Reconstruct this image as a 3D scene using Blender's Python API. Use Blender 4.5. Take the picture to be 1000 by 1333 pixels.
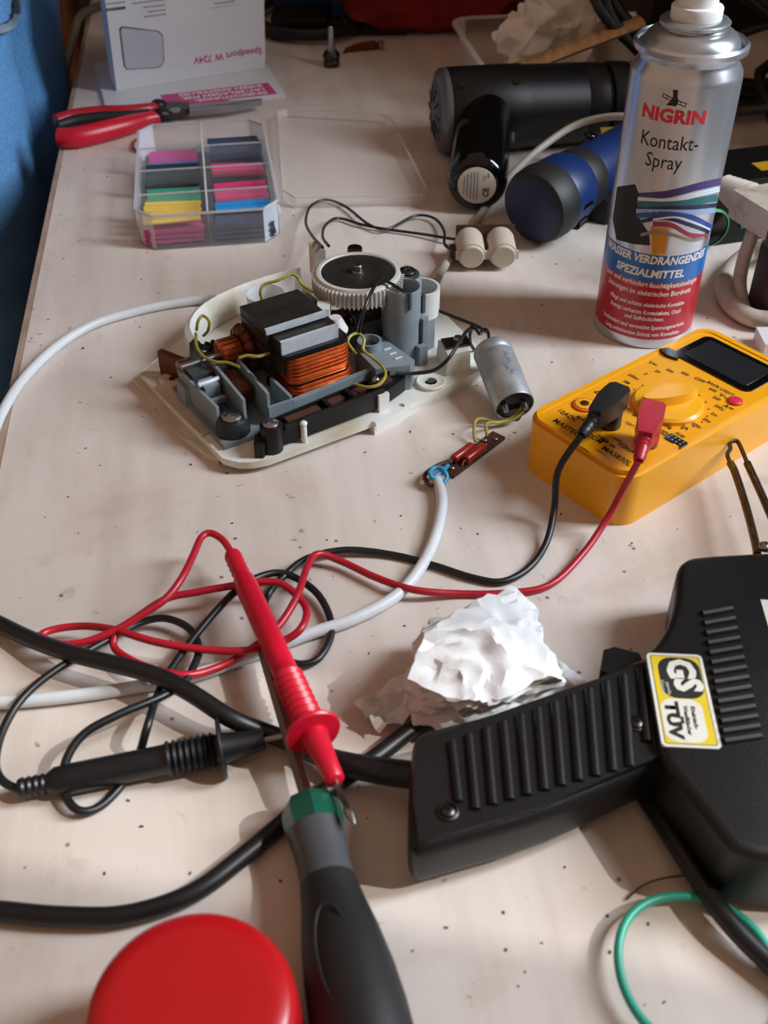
import bpy, bmesh, math, random
from mathutils import Vector, Matrix, noise
from mathutils.bvhtree import BVHTree

for o in list(bpy.data.objects): bpy.data.objects.remove(o)
S = bpy.context.scene
C = S.collection
R = math.radians
random.seed(7)

# ------------------------------------------------------------------ camera
F, PITCH, CAMH = 1400.0, R(40), 0.37
cam = bpy.data.cameras.new('camera'); camo = bpy.data.objects.new('camera', cam); C.objects.link(camo)
camo.location = (0, 0, CAMH); camo.rotation_euler = (R(90) - PITCH, 0, 0)
cam.sensor_fit = 'VERTICAL'; cam.sensor_height = 36; cam.lens = F / 1333 * 36
cam.clip_start = 0.01; cam.clip_end = 50
cam.dof.use_dof = True; cam.dof.focus_distance = 0.62; cam.dof.aperture_fstop = 13
S.camera = camo

# ------------------------------------------------------------------ world, sun, window light, exposure
w = bpy.data.worlds.new('room_ambience'); S.world = w; w.use_nodes = True
bg = w.node_tree.nodes['Background']; bg.inputs[0].default_value = (1.0, 0.64, 0.44, 1); bg.inputs[1].default_value = 0.33

def lamp(name, kind, energy, col, loc, direction, **kw):
    l = bpy.data.lights.new(name, kind); l.energy = energy; l.color = col
    for k, v in kw.items(): setattr(l, k, v)
    o = bpy.data.objects.new(name, l); C.objects.link(o); o.location = loc
    o.rotation_euler = Vector(direction).to_track_quat('-Z', 'Y').to_euler()
    return o
SUN_AZ = Vector((0.985, -0.17, 0))
SUN_EL = R(44)
sd = SUN_AZ * math.cos(SUN_EL); sd.z = math.sin(SUN_EL)
lamp('sun', 'SUN', 1.75, (1.0, 0.96, 0.91), (3, -.3, 3), -sd, angle=R(.53))
lamp('window_daylight', 'AREA', 43, (0.84, 0.92, 1.0), (1.235, 0.46, 1.10), (-1, 0, 0),
     shape='RECTANGLE', size=0.34, size_y=1.05)
S.view_settings.view_transform = 'Standard'; S.view_settings.look = 'None'
S.view_settings.exposure = 0.0; S.view_settings.gamma = 1.0; S.view_settings.use_curve_mapping = False

# ------------------------------------------------------------------ helpers
def P(px, py, z=0.0):
    """photo pixel -> point on the horizontal plane at height z above the workbench"""
    u = (px - 500) / F; v = (666.5 - py) / F
    d = Vector((u, math.cos(PITCH) + v * math.sin(PITCH), -math.sin(PITCH) + v * math.cos(PITCH)))
    return Vector((0, 0, CAMH)) + d * ((z - CAMH) / d.z)

def ray(px, py):
    u = (px - 500) / F; v = (666.5 - py) / F
    return Vector((u, math.cos(PITCH) + v * math.sin(PITCH), -math.sin(PITCH) + v * math.cos(PITCH))).normalized()

def hexc(h):
    h = h.lstrip('#'); o = []
    for i in (0, 2, 4):
        c = int(h[i:i + 2], 16) / 255
        o.append(c / 12.92 if c <= .04045 else ((c + .055) / 1.055) ** 2.4)
    return (*o, 1)

MATS = {}
def mat(name, col, rough=.5, metal=0.0, var=.12, vscale=60, bump=0.0, bscale=200, coat=0.0, spec=.5, stretch=None, col2=None, fac=(.35, .7), sub=0.0):
    """procedural principled material: two-tone noise in the colour, optional relief"""
    m = bpy.data.materials.new(name); m.use_nodes = True; nt = m.node_tree
    b = nt.nodes['Principled BSDF']; c = hexc(col) if isinstance(col, str) else col
    tc = nt.nodes.new('ShaderNodeTexCoord'); mp = nt.nodes.new('ShaderNodeMapping')
    if stretch: mp.inputs['Scale'].default_value = stretch
    nt.links.new(tc.outputs['Object'], mp.inputs[0])
    n = nt.nodes.new('ShaderNodeTexNoise'); n.inputs['Scale'].default_value = vscale; n.inputs['Detail'].default_value = 5
    nt.links.new(mp.outputs[0], n.inputs['Vector'])
    r = nt.nodes.new('ShaderNodeValToRGB'); r.color_ramp.elements[0].position = fac[0]; r.color_ramp.elements[1].position = fac[1]
    c2 = hexc(col2) if col2 else tuple(max(0, x * (1 - var)) for x in c[:3]) + (1,)
    r.color_ramp.elements[0].color = c; r.color_ramp.elements[1].color = c2
    nt.links.new(n.outputs[0], r.inputs[0]); nt.links.new(r.outputs[0], b.inputs['Base Color'])
    b.inputs['Roughness'].default_value = rough; b.inputs['Metallic'].default_value = metal
    b.inputs['Specular IOR Level'].default_value = spec; b.inputs['Coat Weight'].default_value = coat
    if sub: b.inputs['Subsurface Weight'].default_value = sub; b.inputs['Subsurface Radius'].default_value = (.004, .003, .002)
    if bump:
        n2 = nt.nodes.new('ShaderNodeTexNoise'); n2.inputs['Scale'].default_value = bscale; n2.inputs['Detail'].default_value = 4
        nt.links.new(mp.outputs[0], n2.inputs['Vector'])
        bp = nt.nodes.new('ShaderNodeBump'); bp.inputs['Strength'].default_value = bump; bp.inputs['Distance'].default_value = .001
        nt.links.new(n2.outputs[0], bp.inputs['Height']); nt.links.new(bp.outputs[0], b.inputs['Normal'])
    MATS[name] = m
    return m

def clear_mat(name, tint, opac, rough=.12, fres=1.0):
    m = bpy.data.materials.new(name); m.use_nodes = True; nt = m.node_tree
    b = nt.nodes['Principled BSDF']; b.inputs['Base Color'].default_value = hexc(tint); b.inputs['Roughness'].default_value = rough
    t = nt.nodes.new('ShaderNodeBsdfTransparent'); t.inputs[0].default_value = (1, 1, 1, 1)
    mx = nt.nodes.new('ShaderNodeMixShader'); fr = nt.nodes.new('ShaderNodeFresnel'); fr.inputs[0].default_value = 1.45
    n = nt.nodes.new('ShaderNodeTexNoise'); n.inputs['Scale'].default_value = 35
    tc = nt.nodes.new('ShaderNodeTexCoord'); nt.links.new(tc.outputs['Object'], n.inputs['Vector'])
    a = nt.nodes.new('ShaderNodeMath'); a.operation = 'MULTIPLY_ADD'; a.inputs[1].default_value = opac * .5; a.inputs[2].default_value = opac * .75
    nt.links.new(n.outputs[0], a.inputs[0])
    s = nt.nodes.new('ShaderNodeMath'); s.operation = 'ADD'; s.use_clamp = True
    fm = nt.nodes.new('ShaderNodeMath'); fm.operation = 'MULTIPLY'; fm.inputs[1].default_value = fres; nt.links.new(fr.outputs[0], fm.inputs[0])
    nt.links.new(a.outputs[0], s.inputs[0]); nt.links.new(fm.outputs[0], s.inputs[1])
    nt.links.new(s.outputs[0], mx.inputs[0]); nt.links.new(t.outputs[0], mx.inputs[1]); nt.links.new(b.outputs[0], mx.inputs[2])
    nt.links.new(mx.outputs[0], nt.nodes['Material Output'].inputs[0])
    return m

def crom(pts, k=6, closed=False):
    pts = [Vector(p) for p in pts]; n = len(pts); out = []
    if n < 3: return pts
    rng = range(n if closed else n - 1)
    for i in rng:
        g = (lambda j: pts[j % n]) if closed else (lambda j: pts[min(max(j, 0), n - 1)])
        a, b, c, d = g(i - 1), g(i), g(i + 1), g(i + 2)
        for s in range(k):
            t = s / k
            out.append(.5 * ((2 * b) + (c - a) * t + (2 * a - 5 * b + 4 * c - d) * t * t + (3 * b - a - 3 * c + d) * t ** 3))
    if not closed: out.append(pts[-1])
    return out

class MB:
    def __init__(s): s.bm = bmesh.new()
    def _bev(s, faces, bevel, seg=2, ang=30):
        es = set()
        for f in faces:
            for e in f.edges: es.add(e)
        es = [e for e in es if len(e.link_faces) == 2 and e.calc_face_angle(0) > R(ang)]
        if es and bevel > 0: bmesh.ops.bevel(s.bm, geom=es, offset=bevel, segments=seg, profile=.5, affect='EDGES', clamp_overlap=True)
    def box(s, lo, hi, bevel=0, M=None, seg=2):
        lo, hi = Vector(lo), Vector(hi)
        vs = [s.bm.verts.new((x, y, z)) for z in (lo.z, hi.z) for y in (lo.y, hi.y) for x in (lo.x, hi.x)]
        if M is not None:
            for v in vs: v.co = M @ v.co
        fs = [s.bm.faces.new([vs[i] for i in q]) for q in ((0, 2, 3, 1), (4, 5, 7, 6), (0, 1, 5, 4), (2, 6, 7, 3), (0, 4, 6, 2), (1, 3, 7, 5))]
        s._bev(fs, bevel, seg); return s
    def prism(s, pts, z0, z1, bevel=0, M=None, seg=2, taper=0.0):
        """polygon (x, y) extruded z0..z1"""
        if sum(pts[i][0] * pts[(i + 1) % len(pts)][1] - pts[(i + 1) % len(pts)][0] * pts[i][1] for i in range(len(pts))) < 0: pts = pts[::-1]
        cx = sum(p[0] for p in pts) / len(pts); cy = sum(p[1] for p in pts) / len(pts)
        lo = [s.bm.verts.new((p[0], p[1], z0)) for p in pts]
        hi = [s.bm.verts.new((p[0] + (cx - p[0]) * taper, p[1] + (cy - p[1]) * taper, z1)) for p in pts]
        if M is not None:
            for v in lo + hi: v.co = M @ v.co
        n = len(pts)
        fs = [s.bm.faces.new(lo[::-1]), s.bm.faces.new(hi)]
        fs += [s.bm.faces.new((lo[i], lo[(i + 1) % n], hi[(i + 1) % n], hi[i])) for i in range(n)]
        s._bev(fs, bevel, seg); return s
    def ring(s, pts, t, z0, z1, M=None):
        """hollow wall: closed outline, wall thickness t inwards"""
        n = len(pts); c = Vector((sum(p[0] for p in pts) / n, sum(p[1] for p in pts) / n))
        if sum(pts[i][0] * pts[(i + 1) % n][1] - pts[(i + 1) % n][0] * pts[i][1] for i in range(n)) < 0: pts = pts[::-1]
        P2 = [Vector(p[:2]) for p in pts]; inn = []
        for i in range(n):
            a = (P2[i] - P2[i - 1]).normalized(); b = (P2[(i + 1) % n] - P2[i]).normalized()
            na, nb = Vector((-a.y, a.x)), Vector((-b.y, b.x)); m = (na + nb)
            m = m / max(m.length_squared, .3) * 2
            inn.append(P2[i] + m * t)
        V = lambda p, z: s.bm.verts.new((p.x, p.y, z) if M is None else M @ Vector((p.x, p.y, z)))
        a = [V(p, z0) for p in P2]; b = [V(p, z1) for p in P2]; c2 = [V(p, z1) for p in inn]; d = [V(p, z0) for p in inn]
        for i in range(n):
            j = (i + 1) % n
            for p, q in ((a, b), (b, c2), (c2, d), (d, a)): s.bm.faces.new((p[i], p[j], q[j], q[i]))
        return s
    def pillow(s, pts, z0, z1, r0, r1, k=4, soft=2):
        """solid slab with a smooth outline and generously rounded upper (r1) and lower (r0) rims"""
        q = [Vector(p[:2]) for p in pts]
        if sum(q[i].x * q[(i + 1) % len(q)].y - q[(i + 1) % len(q)].x * q[i].y for i in range(len(q))) < 0: q = q[::-1]
        for _ in range(soft): q = [v for i in range(len(q)) for v in (q[i] * .75 + q[(i + 1) % len(q)] * .25, q[i] * .25 + q[(i + 1) % len(q)] * .75)]
        n = len(q); nr = []
        for i in range(n):
            t = (q[(i + 1) % n] - q[i - 1]).normalized(); nr.append(Vector((-t.y, t.x)))
        lv = [(r0 * (1 - math.sin(R(90) * i / k)), z0 + r0 * (1 - math.cos(R(90) * i / k))) for i in range(k + 1)]
        lv += [(r1 * (1 - math.cos(R(90) * i / k)), z1 - r1 * (1 - math.sin(R(90) * i / k))) for i in range(k + 1)]
        rings = [[s.bm.verts.new((*(q[i] + nr[i] * d), z)) for i in range(n)] for d, z in lv]
        for A, B in zip(rings, rings[1:]):
            for i in range(n): s.bm.faces.new((A[i], A[(i + 1) % n], B[(i + 1) % n], B[i]))
        s.bm.faces.new(rings[0][::-1]); s.bm.faces.new(rings[-1]); return s
    def tube(s, pts, r, n=10, closed=False, smooth=6, flat=1.0):
        m = len(pts)
        rs = r if isinstance(r, (list, tuple)) else [r] * m
        if smooth:
            q = crom([Vector((*p, 0)) if len(p) == 2 else Vector(p) for p in pts], smooth, closed)
            rr = [x.x for x in crom([Vector((x, 0, 0)) for x in rs], smooth, closed)]
        else: q = [Vector(p) for p in pts]; rr = list(rs)
        N = len(q); rings = []; up = Vector((0, 0, 1)); prev = None
        for i in range(N):
            if closed: t = q[(i + 1) % N] - q[i - 1]
            else: t = q[min(i + 1, N - 1)] - q[max(i - 1, 0)]
            if t.length < 1e-9: t = Vector((1, 0, 0))
            t.normalize()
            if prev is None:
                a = t.cross(up)
                if a.length < 1e-3: a = t.cross(Vector((1, 0, 0)))
            else: a = prev - t * prev.dot(t)
            a.normalize(); prev = a; b = t.cross(a)
            rings.append([s.bm.verts.new(q[i] + (a * math.cos(2 * math.pi * k / n) + b * math.sin(2 * math.pi * k / n) * flat) * rr[i]) for k in range(n)])
        for i in range(N if closed else N - 1):
            A, B = rings[i], rings[(i + 1) % N]
            off = 0
            if closed and i == N - 1:
                off = min(range(n), key=lambda o: (A[0].co - B[o].co).length)
            for k in range(n): s.bm.faces.new((A[k], B[(k + off) % n], B[(k + 1 + off) % n], A[(k + 1) % n]))
        if not closed:
            s.bm.faces.new(rings[0]); s.bm.faces.new(rings[-1][::-1])
        return s
    def lathe(s, prof, p0=(0, 0, 0), axis=(0, 0, 1), n=32, caps=True, sx=1.0):
        """profile [(r, h)] turned about axis through p0"""
        p0 = Vector(p0); ax = Vector(axis).normalized()
        a = ax.orthogonal().normalized() if abs(ax.z) < .999 else Vector((1, 0, 0)); b = ax.cross(a)
        rings = []
        for r, h in prof:
            rings.append([s.bm.verts.new(p0 + ax * h + (a * math.cos(2 * math.pi * k / n) * sx + b * math.sin(2 * math.pi * k / n)) * max(r, 1e-5)) for k in range(n)])
        for A, B in zip(rings, rings[1:]):
            for k in range(n): s.bm.faces.new((A[k], A[(k + 1) % n], B[(k + 1) % n], B[k]))
        if caps: s.bm.faces.new(rings[0][::-1]); s.bm.faces.new(rings[-1])
        return s
    def cyl(s, p0, p1, r0, r1=None, n=20, bevel=0):
        p0, p1 = Vector(p0), Vector(p1); L = (p1 - p0).length; r1 = r0 if r1 is None else r1
        bv = bevel
        if bv: return s.lathe([(r0 - bv, 0), (r0 - bv * .3, bv * .3), (r0, bv), (r1, L - bv), (r1 - bv * .3, L - bv * .3), (r1 - bv, L)], p0, p1 - p0, n)
        return s.lathe([(r0, 0), (r1, L)], p0, p1 - p0, n)
    def ball(s, c, r, sub=2, scale=(1, 1, 1)):
        g = bmesh.ops.create_icosphere(s.bm, subdivisions=sub, radius=r)
        for v in g['verts']: v.co = Vector((v.co.x * scale[0], v.co.y * scale[1], v.co.z * scale[2])) + Vector(c)
        return s
    def poly(s, pts):
        s.bm.faces.new([s.bm.verts.new(Vector(p)) for p in pts]); return s
    def build(s, name, m, parent=None, off=None, smooth=True, ang=38, recalc=True):
        if off is not None:
            off = Vector(off)
            for v in s.bm.verts: v.co -= off
        if recalc: bmesh.ops.recalc_face_normals(s.bm, faces=s.bm.faces)
        me = bpy.data.meshes.new(name); s.bm.to_mesh(me); s.bm.free()
        if smooth:
            me.polygons.foreach_set('use_smooth', [True] * len(me.polygons)); me.set_sharp_from_angle(angle=R(ang))
        return mobj(name, me, m, parent)

def mobj(name, me, m, parent=None):
    if m is not None and not me.materials: me.materials.append(m)
    o = bpy.data.objects.new(name, me); C.objects.link(o)
    if parent is not None: o.parent = parent
    return o

def thing(name, label, cat, loc=(0, 0, 0), rz=0.0, group=None):
    o = bpy.data.objects.new(name, None); C.objects.link(o); o.empty_display_size = .02
    o.location = loc; o.rotation_euler = (0, 0, rz); return tag(o, label, cat, group)
def tag(o, label, cat, group=None):
    o['label'] = label; o['category'] = cat
    if group: o['group'] = group
    return o
def struct(o): o['kind'] = 'structure'; return o
def single(mb, name, m, label, cat, loc, group=None, **kw):
    """a thing that is one mesh, built in world coordinates, origin moved to loc"""
    o = mb.build(name, m, None, off=loc, **kw); o.location = loc; return tag(o, label, cat, group)

def text_mesh(body, size, xs=1.0, bold=0.0, align='CENTER'):
    cu = bpy.data.curves.new('lettering', 'FONT'); cu.body = body; cu.size = size; cu.align_x = align; cu.align_y = 'CENTER'
    cu.offset = bold; cu.resolution_u = 2
    o = bpy.data.objects.new('tmp', cu); me = bpy.data.meshes.new_from_object(o)
    bpy.data.objects.remove(o); bpy.data.curves.remove(cu)
    for v in me.vertices: v.co.x *= xs
    return me
def dice(me, maxlen):
    b = bmesh.new(); b.from_mesh(me); bmesh.ops.triangulate(b, faces=b.faces)
    for _ in range(3):
        es = [e for e in b.edges if e.calc_length() > maxlen]
        if not es: break
        bmesh.ops.subdivide_edges(b, edges=es, cuts=1); bmesh.ops.triangulate(b, faces=[f for f in b.faces if len(f.verts) > 3])
    b.to_mesh(me); b.free()
def text(body, size, M, m, parent, xs=1.0, bold=0.0, align='CENTER', fn=None, name='lettering'):
    me = text_mesh(body, size, xs, bold, align)
    if fn: dice(me, .0022)
    for v in me.vertices: v.co = fn(v.co) if fn else M @ v.co
    me.materials.clear(); return mobj(name, me, m, parent)
def frame(o, ux, uy):
    ux = Vector(ux).normalized(); uz = ux.cross(Vector(uy)).normalized(); uy = uz.cross(ux)
    M = Matrix((ux, uy, uz)).transposed().to_4x4(); M.translation = Vector(o); return M

def crumple(me_center, size, seed, amp=(.22, .12, .06), freq=(1.3, 2.9, 6.5), sub=5, floor=True, low=.0):
    b = MB(); g = bmesh.ops.create_icosphere(b.bm, subdivisions=sub, radius=1)
    s0 = Vector((seed * 3.7, seed * 1.3, seed * 5.1)); c = Vector(me_center)
    for v in g['verts']:
        d = v.co.normalized(); r = .86
        for a, f in zip(amp, freq):
            nv = noise.noise(d * f + s0 * (1 + f)); r += a * (.55 - 1.9 * abs(nv))
        q = d + .12 * Vector(noise.noise_vector(d * 3 + s0))
        p = Vector((q.x * r * size[0], q.y * r * size[1], q.z * r * size[2]))
        z = p.z + size[2] * .8
        if floor: z = z if z > .002 else .002 + low * noise.noise(d * 9)
        v.co = c + Vector((p.x, p.y, max(z, 0.0003)))
    return b

def paper_wad(size, seed, jit=.24, sub=2, fine=.03, levels=3):
    """crumpled paper: a few hundred flat facets with sharp creases"""
    b = MB(); bmesh.ops.create_icosphere(b.bm, subdivisions=sub, radius=1); rd = random.Random(seed)
    for v in b.bm.verts:
        d = v.co.normalized(); r = 1 - jit * rd.random() - .22 * abs(noise.noise(d * 1.4 + Vector((seed, 0, 0)))) + .10 * noise.noise(d * 2.3 + Vector((0, seed, 0)))
        v.co = d * r + Vector((rd.uniform(-.10, .10), rd.uniform(-.10, .10), rd.uniform(-.07, .07)))
    for _ in range(levels): bmesh.ops.subdivide_edges(b.bm, edges=b.bm.edges, cuts=1, use_grid_fill=True)
    bmesh.ops.triangulate(b.bm, faces=b.bm.faces)
    for v in b.bm.verts:
        q = v.co * 5 + Vector((seed, seed, 0)); v.co += v.co.normalized() * fine * (1 - 3 * abs(noise.noise(q))) + Vector(noise.noise_vector(v.co * 11)) * fine * .3
        v.co = Vector((v.co.x * size[0], v.co.y * size[1], max((v.co.z + .78) * size[2], .0004)))
    return b

# ------------------------------------------------------------------ materials
M_ = {}
def mk(k, *a, **kw): M_[k] = mat(k, *a, **kw); return M_[k]
mk('white_plastic', '#d9dad6', .4, var=.08, vscale=30)
mk('base_white', '#dfe0da', .45, vscale=22, col2='#b9a98c', fac=(.5, .78), bump=.1)
mk('aged_white', '#cfc6b4', .5, vscale=28, col2='#8f8168', fac=(.42, .8), bump=.15)
mk('grey_plastic', '#7f8c93', .45, var=.2, vscale=50)
mk('dark_grey_plastic', '#3f4548', .5, var=.3, vscale=60)
mk('black_plastic', '#0c0b0b', .45, var=.3, vscale=80, spec=.35, bump=.05, bscale=900)
mk('gun_black', '#0d0d0f', .42, var=.3, vscale=60, bump=.12, bscale=700)
mk('louvre_black', '#060607', .6, var=.2)
mk('gloss_black', '#070708', .12, var=.2, vscale=50)
mk('rubber_black', '#1a1a1c', .55, var=.3, vscale=90)
mk('cord_black', '#131416', .42, var=.3, vscale=120)
mk('lead_black', '#15171b', .4, var=.3, vscale=120)
mk('lead_red', '#b3152a', .38, var=.15, vscale=100)
mk('probe_red', '#c8102e', .36, var=.12, vscale=90)
mk('cap_red', '#c8161d', .3, var=.1, vscale=25)
mk('steel', '#a9aaab', .28, 1.0, var=.25, vscale=90)
mk('dark_steel', '#55504c', .35, 1.0, var=.4, vscale=120)
mk('bright_steel', '#dbe4ee', .38, .35, var=.25, vscale=90, stretch=(1, 8, 1))
mk('aluminium', '#c3c8cc', .42, .6, var=.18, vscale=60, col2='#8e9499')
mk('iron', '#37332f', .5, .5, var=.4, vscale=90, bump=.1)
mk('copper', '#e06a2c', .3, .75, var=.35, vscale=160)
mk('dark_copper', '#6b3a22', .4, .7, var=.5, vscale=200)
mk('brass', '#8a5a33', .32, .9, var=.4, vscale=90)
mk('tip_copper', '#6d5a45', .35, .9, var=.5, vscale=300, bump=.2)
mk('brown_board', '#4f2e22', .6, var=.4, vscale=120)
mk('resistor_red', '#a32718', .3, var=.3, vscale=120)
mk('wire_yellow', '#a69a3c', .45, var=.35, vscale=160)
mk('wire_blue', '#3f9ad0', .4, var=.2, vscale=100)
mk('cord_white', '#d6dade', .42, var=.12, vscale=40)
mk('cord_grey', '#b5ab9e', .5, var=.3, vscale=70, col2='#7d7366', fac=(.5, .8))
mk('gear_white', '#c9c8c2', .45, var=.15, vscale=60)
mk('meter_yellow', '#f2a90e', .36, var=.07, vscale=30, coat=.1)
mk('meter_face', '#f0a512', .4, var=.06, vscale=40)
mk('meter_knob', '#f2ad1e', .32, var=.05, vscale=40)
mk('lcd', '#26282a', .22, var=.2, vscale=20)
mk('lcd_frame', '#0d0d0e', .15, var=.2, vscale=30)
mk('print_black', '#141310', .6, var=.2, vscale=200)
mk('print_white', '#e9e6e2', .5, var=.05, vscale=200)
mk('print_red', '#d42a3a', .45, var=.1, vscale=200)
mk('print_magenta', '#c2387e', .5, var=.1, vscale=100)
mk('print_grey', '#7c8087', .5, var=.1, vscale=100)
mk('carton_white', '#d5d6da', .55, var=.05, vscale=20)
mk('paper_white', '#d3d2d4', .6, var=.05, vscale=20)
mk('can_steel', '#d3dae4', .24, .8, var=.08, vscale=8, stretch=(1, 1, .05))
mk('can_dome', '#b9bdc2', .3, .8, var=.06, vscale=20)
mk('can_red', '#b41f30', .3, var=.08, vscale=30)
mk('can_blue', '#1c68b4', .3, var=.08, vscale=30)
mk('nozzle_white', '#e6e7e8', .4, var=.04, vscale=30)
mk('sticker_white', '#d8d6cc', .45, var=.08, vscale=60)
mk('sticker_yellow', '#d8bd2a', .45, var=.1, vscale=60)
mk('tissue_white', '#dcdee1', .85, vscale=42, col2='#a5937a', fac=(.57, .74), sub=.15, bump=.15, bscale=400)
mk('paper_towel', '#efe8dc', .9, vscale=30, col2='#b5a896', fac=(.55, .8), bump=.2, bscale=300)
mk('green_handle', '#0c4f3d', .3, var=.15, vscale=40)
mk('grey_handle', '#45474b', .45, var=.15, vscale=60)
mk('dark_handle', '#1d1c1c', .55, var=.25, vscale=80, bump=.1, bscale=800)
mk('green_ring', '#2fa58c', .35, var=.2, vscale=60)
mk('tool_blue', '#0f2b60', .4, var=.2, vscale=40)
mk('tool_dark_blue', '#10224a', .5, var=.2, vscale=40)
mk('bosch_green', '#1f8a4c', .4, var=.15, vscale=40)
mk('wood', '#8a5a33', .55, vscale=18, stretch=(8, 8, 1), col2='#5d3a1e', bump=.1)
mk('stick_wood', '#b98f62', .6, vscale=18, stretch=(8, 1, 8), col2='#8e673f', bump=.1)
mk('red_cloth', '#8c1018', .9, var=.35, vscale=25, bump=.3, bscale=600)
mk('jeans', '#70ace4', .85, vscale=700, col2='#4a86c4', fac=(.35, .75), bump=.12, bscale=2600, stretch=(1, 1, .5))
mk('jean_stitch', '#8fa0ad', .8, var=.2, vscale=200)
mk('pocket_dark', '#1d2a3d', .9, var=.2, vscale=80)
mk('sweater', '#1b1d22', .9, var=.3, vscale=40)
mk('skin', '#c79a80', .55, var=.1, vscale=40, sub=.1)
mk('shoe', '#202020', .6, var=.2, vscale=40)
mk('hair', '#2c2018', .6, var=.4, vscale=90, stretch=(1, 1, .2))
mk('floor_dark', '#15161a', .7, var=.4, vscale=4)
mk('wall_paint', '#4a4540', .85, var=.1, vscale=4)
mk('frame_white', '#d8d6d2', .5, var=.05, vscale=10)
mk('crumb', '#4a3524', .8, var=.4, vscale=300)
mk('rust', '#6b3216', .8, var=.4, vscale=200)
mk('table_edge', '#b09a88', .5, vscale=30, stretch=(6, 1, 6), col2='#957a62')
mk('clear_milky', '#e8eaf0', .3)
for k, c in dict(t_pink='#d24a96', t_yellow='#e4c05a', t_green='#2f9a78', t_black='#222c36', t_navy='#2f3f5c', t_blue='#1e86cc', t_red='#cf3a6c').items():
    mk(k, c, .5, var=.12, vscale=120)
CLEAR = clear_mat('clear_plastic', '#eef2fa', .06, fres=.6)
CLEAR2 = clear_mat('clear_lid', '#fbf6f2', .04, fres=.3)
CLEAR3 = clear_mat('clear_tub', '#e6e2dd', .2)
GLASS = clear_mat('window_glass', '#ffffff', .0)

def table_material():
    m = bpy.data.materials.new('painted_bench_top'); m.use_nodes = True; nt = m.node_tree; L = nt.links.new; N = nt.nodes.new
    b = nt.nodes['Principled BSDF']; tc = N('ShaderNodeTexCoord')
    def nz(scale, detail=6, rough=.6, sc=None, dist=0):
        mp = N('ShaderNodeMapping')
        if sc: mp.inputs['Scale'].default_value = sc
        L(tc.outputs['Object'], mp.inputs[0]); n = N('ShaderNodeTexNoise'); n.inputs['Scale'].default_value = scale
        n.inputs['Detail'].default_value = detail; n.inputs['Roughness'].default_value = rough; n.inputs['Distortion'].default_value = dist
        L(mp.outputs[0], n.inputs['Vector']); return n.outputs[0]
    def ramp(src, p0, p1, c0=(0, 0, 0, 1), c1=(1, 1, 1, 1)):
        r = N('ShaderNodeValToRGB'); r.color_ramp.elements[0].position = p0; r.color_ramp.elements[1].position = p1
        r.color_ramp.elements[0].color = c0; r.color_ramp.elements[1].color = c1; L(src, r.inputs[0]); return r.outputs[0]
    def mix(fac, a, bb, amount=1.0, mode='MIX'):
        x = N('ShaderNodeMixRGB'); x.blend_type = mode
        mu = N('ShaderNodeMath'); mu.operation = 'MULTIPLY'; mu.inputs[1].default_value = amount; L(fac, mu.inputs[0]); L(mu.outputs[0], x.inputs[0])
        if isinstance(a, tuple): x.inputs[1].default_value = a
        else: L(a, x.inputs[1])
        x.inputs[2].default_value = bb; return x.outputs[0]
    base = ramp(nz(7, 5, .55), .3, .75, hexc('#dcd2ca'), hexc('#d0c3b9'))
    c = mix(ramp(nz(5.5, 8, .62, dist=.6), .55, .75), base, hexc('#b8957a'), .6)       # warm worn stains
    c = mix(ramp(nz(16, 8, .7), .60, .78), c, hexc('#8f7c6c'), .5)                        # grey smudges
    c = mix(ramp(nz(28, 10, .75, dist=1.2), .63, .72), c, hexc('#7d6a5c'), .35)              # rubbed-in dirt
    c = mix(ramp(nz(40, 5, .6, (1, .12, 1)), .45, .75), c, hexc('#9c8a7c'), .32)           # brushed grain along the bench
    c = mix(ramp(nz(130, 3, .6), .69, .74), c, hexc('#5b4738'), .55)                      # specks
    v = N('ShaderNodeTexVoronoi'); v.inputs['Scale'].default_value = 55; L(tc.outputs['Object'], v.inputs['Vector'])
    c = mix(ramp(v.outputs['Distance'], .04, .075, (1, 1, 1, 1), (0, 0, 0, 1)), c, hexc('#4b3a2e'), .8)
    L(c, b.inputs['Base Color'])
    r = ramp(nz(12, 5), .3, .7, (.38, .38, .38, 1), (.6, .6, .6, 1)); L(r, b.inputs['Roughness'])
    bp = N('ShaderNodeBump'); bp.inputs['Strength'].default_value = .12; bp.inputs['Distance'].default_value = .001
    L(nz(60, 6, .6, (1, .25, 1)), bp.inputs['Height']); L(bp.outputs[0], b.inputs['Normal'])
    return m
TABLE = table_material()

# ------------------------------------------------------------------ room shell
FLOOR = -0.75
o = struct(MB().box((-4, -3, FLOOR - .05), (1.5, 4, FLOOR)).build('floor', M_['floor_dark']))
o['label'] = 'dark floor below the workbench'
o = struct(MB().box((-4, 2.3, FLOOR), (1.5, 2.4, 2.1)).build('wall_back', M_['wall_paint']))
# right wall with a window opening; sun and sky come in through it
WX, WY0, WY1, WZ0, WZ1 = 1.25, -0.45, 0.68, 0.45, 1.80
mb = MB()
mb.box((WX, -3, FLOOR), (WX + .12, WY0, 2.1)); mb.box((.68, WY1 + .02, FLOOR), (WX + .12, 4, 2.1))  # last box: unseen pier added to keep window light off the far bench
mb.box((WX, WY0, FLOOR), (WX + .12, WY1, WZ0)); mb.box((WX, WY0, WZ1), (WX + .12, WY1, 2.1))
struct(mb.build('wall_right', M_['wall_paint'], smooth=False))
wn = struct(thing('window_1', 'white framed window in the right wall', 'window', (WX, 0, 0)))
del wn['category']
mb = MB()
mb.box((0.02, WY0, WZ0), (.08, WY0 + .02, WZ1)); mb.box((0.02, WY1 - .02, WZ0), (.08, WY1, WZ1))
mb.box((0.02, WY0, WZ0), (.08, WY1, WZ0 + .02)); mb.box((0.02, WY0, WZ1 - .02), (.08, WY1, WZ1))
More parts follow.
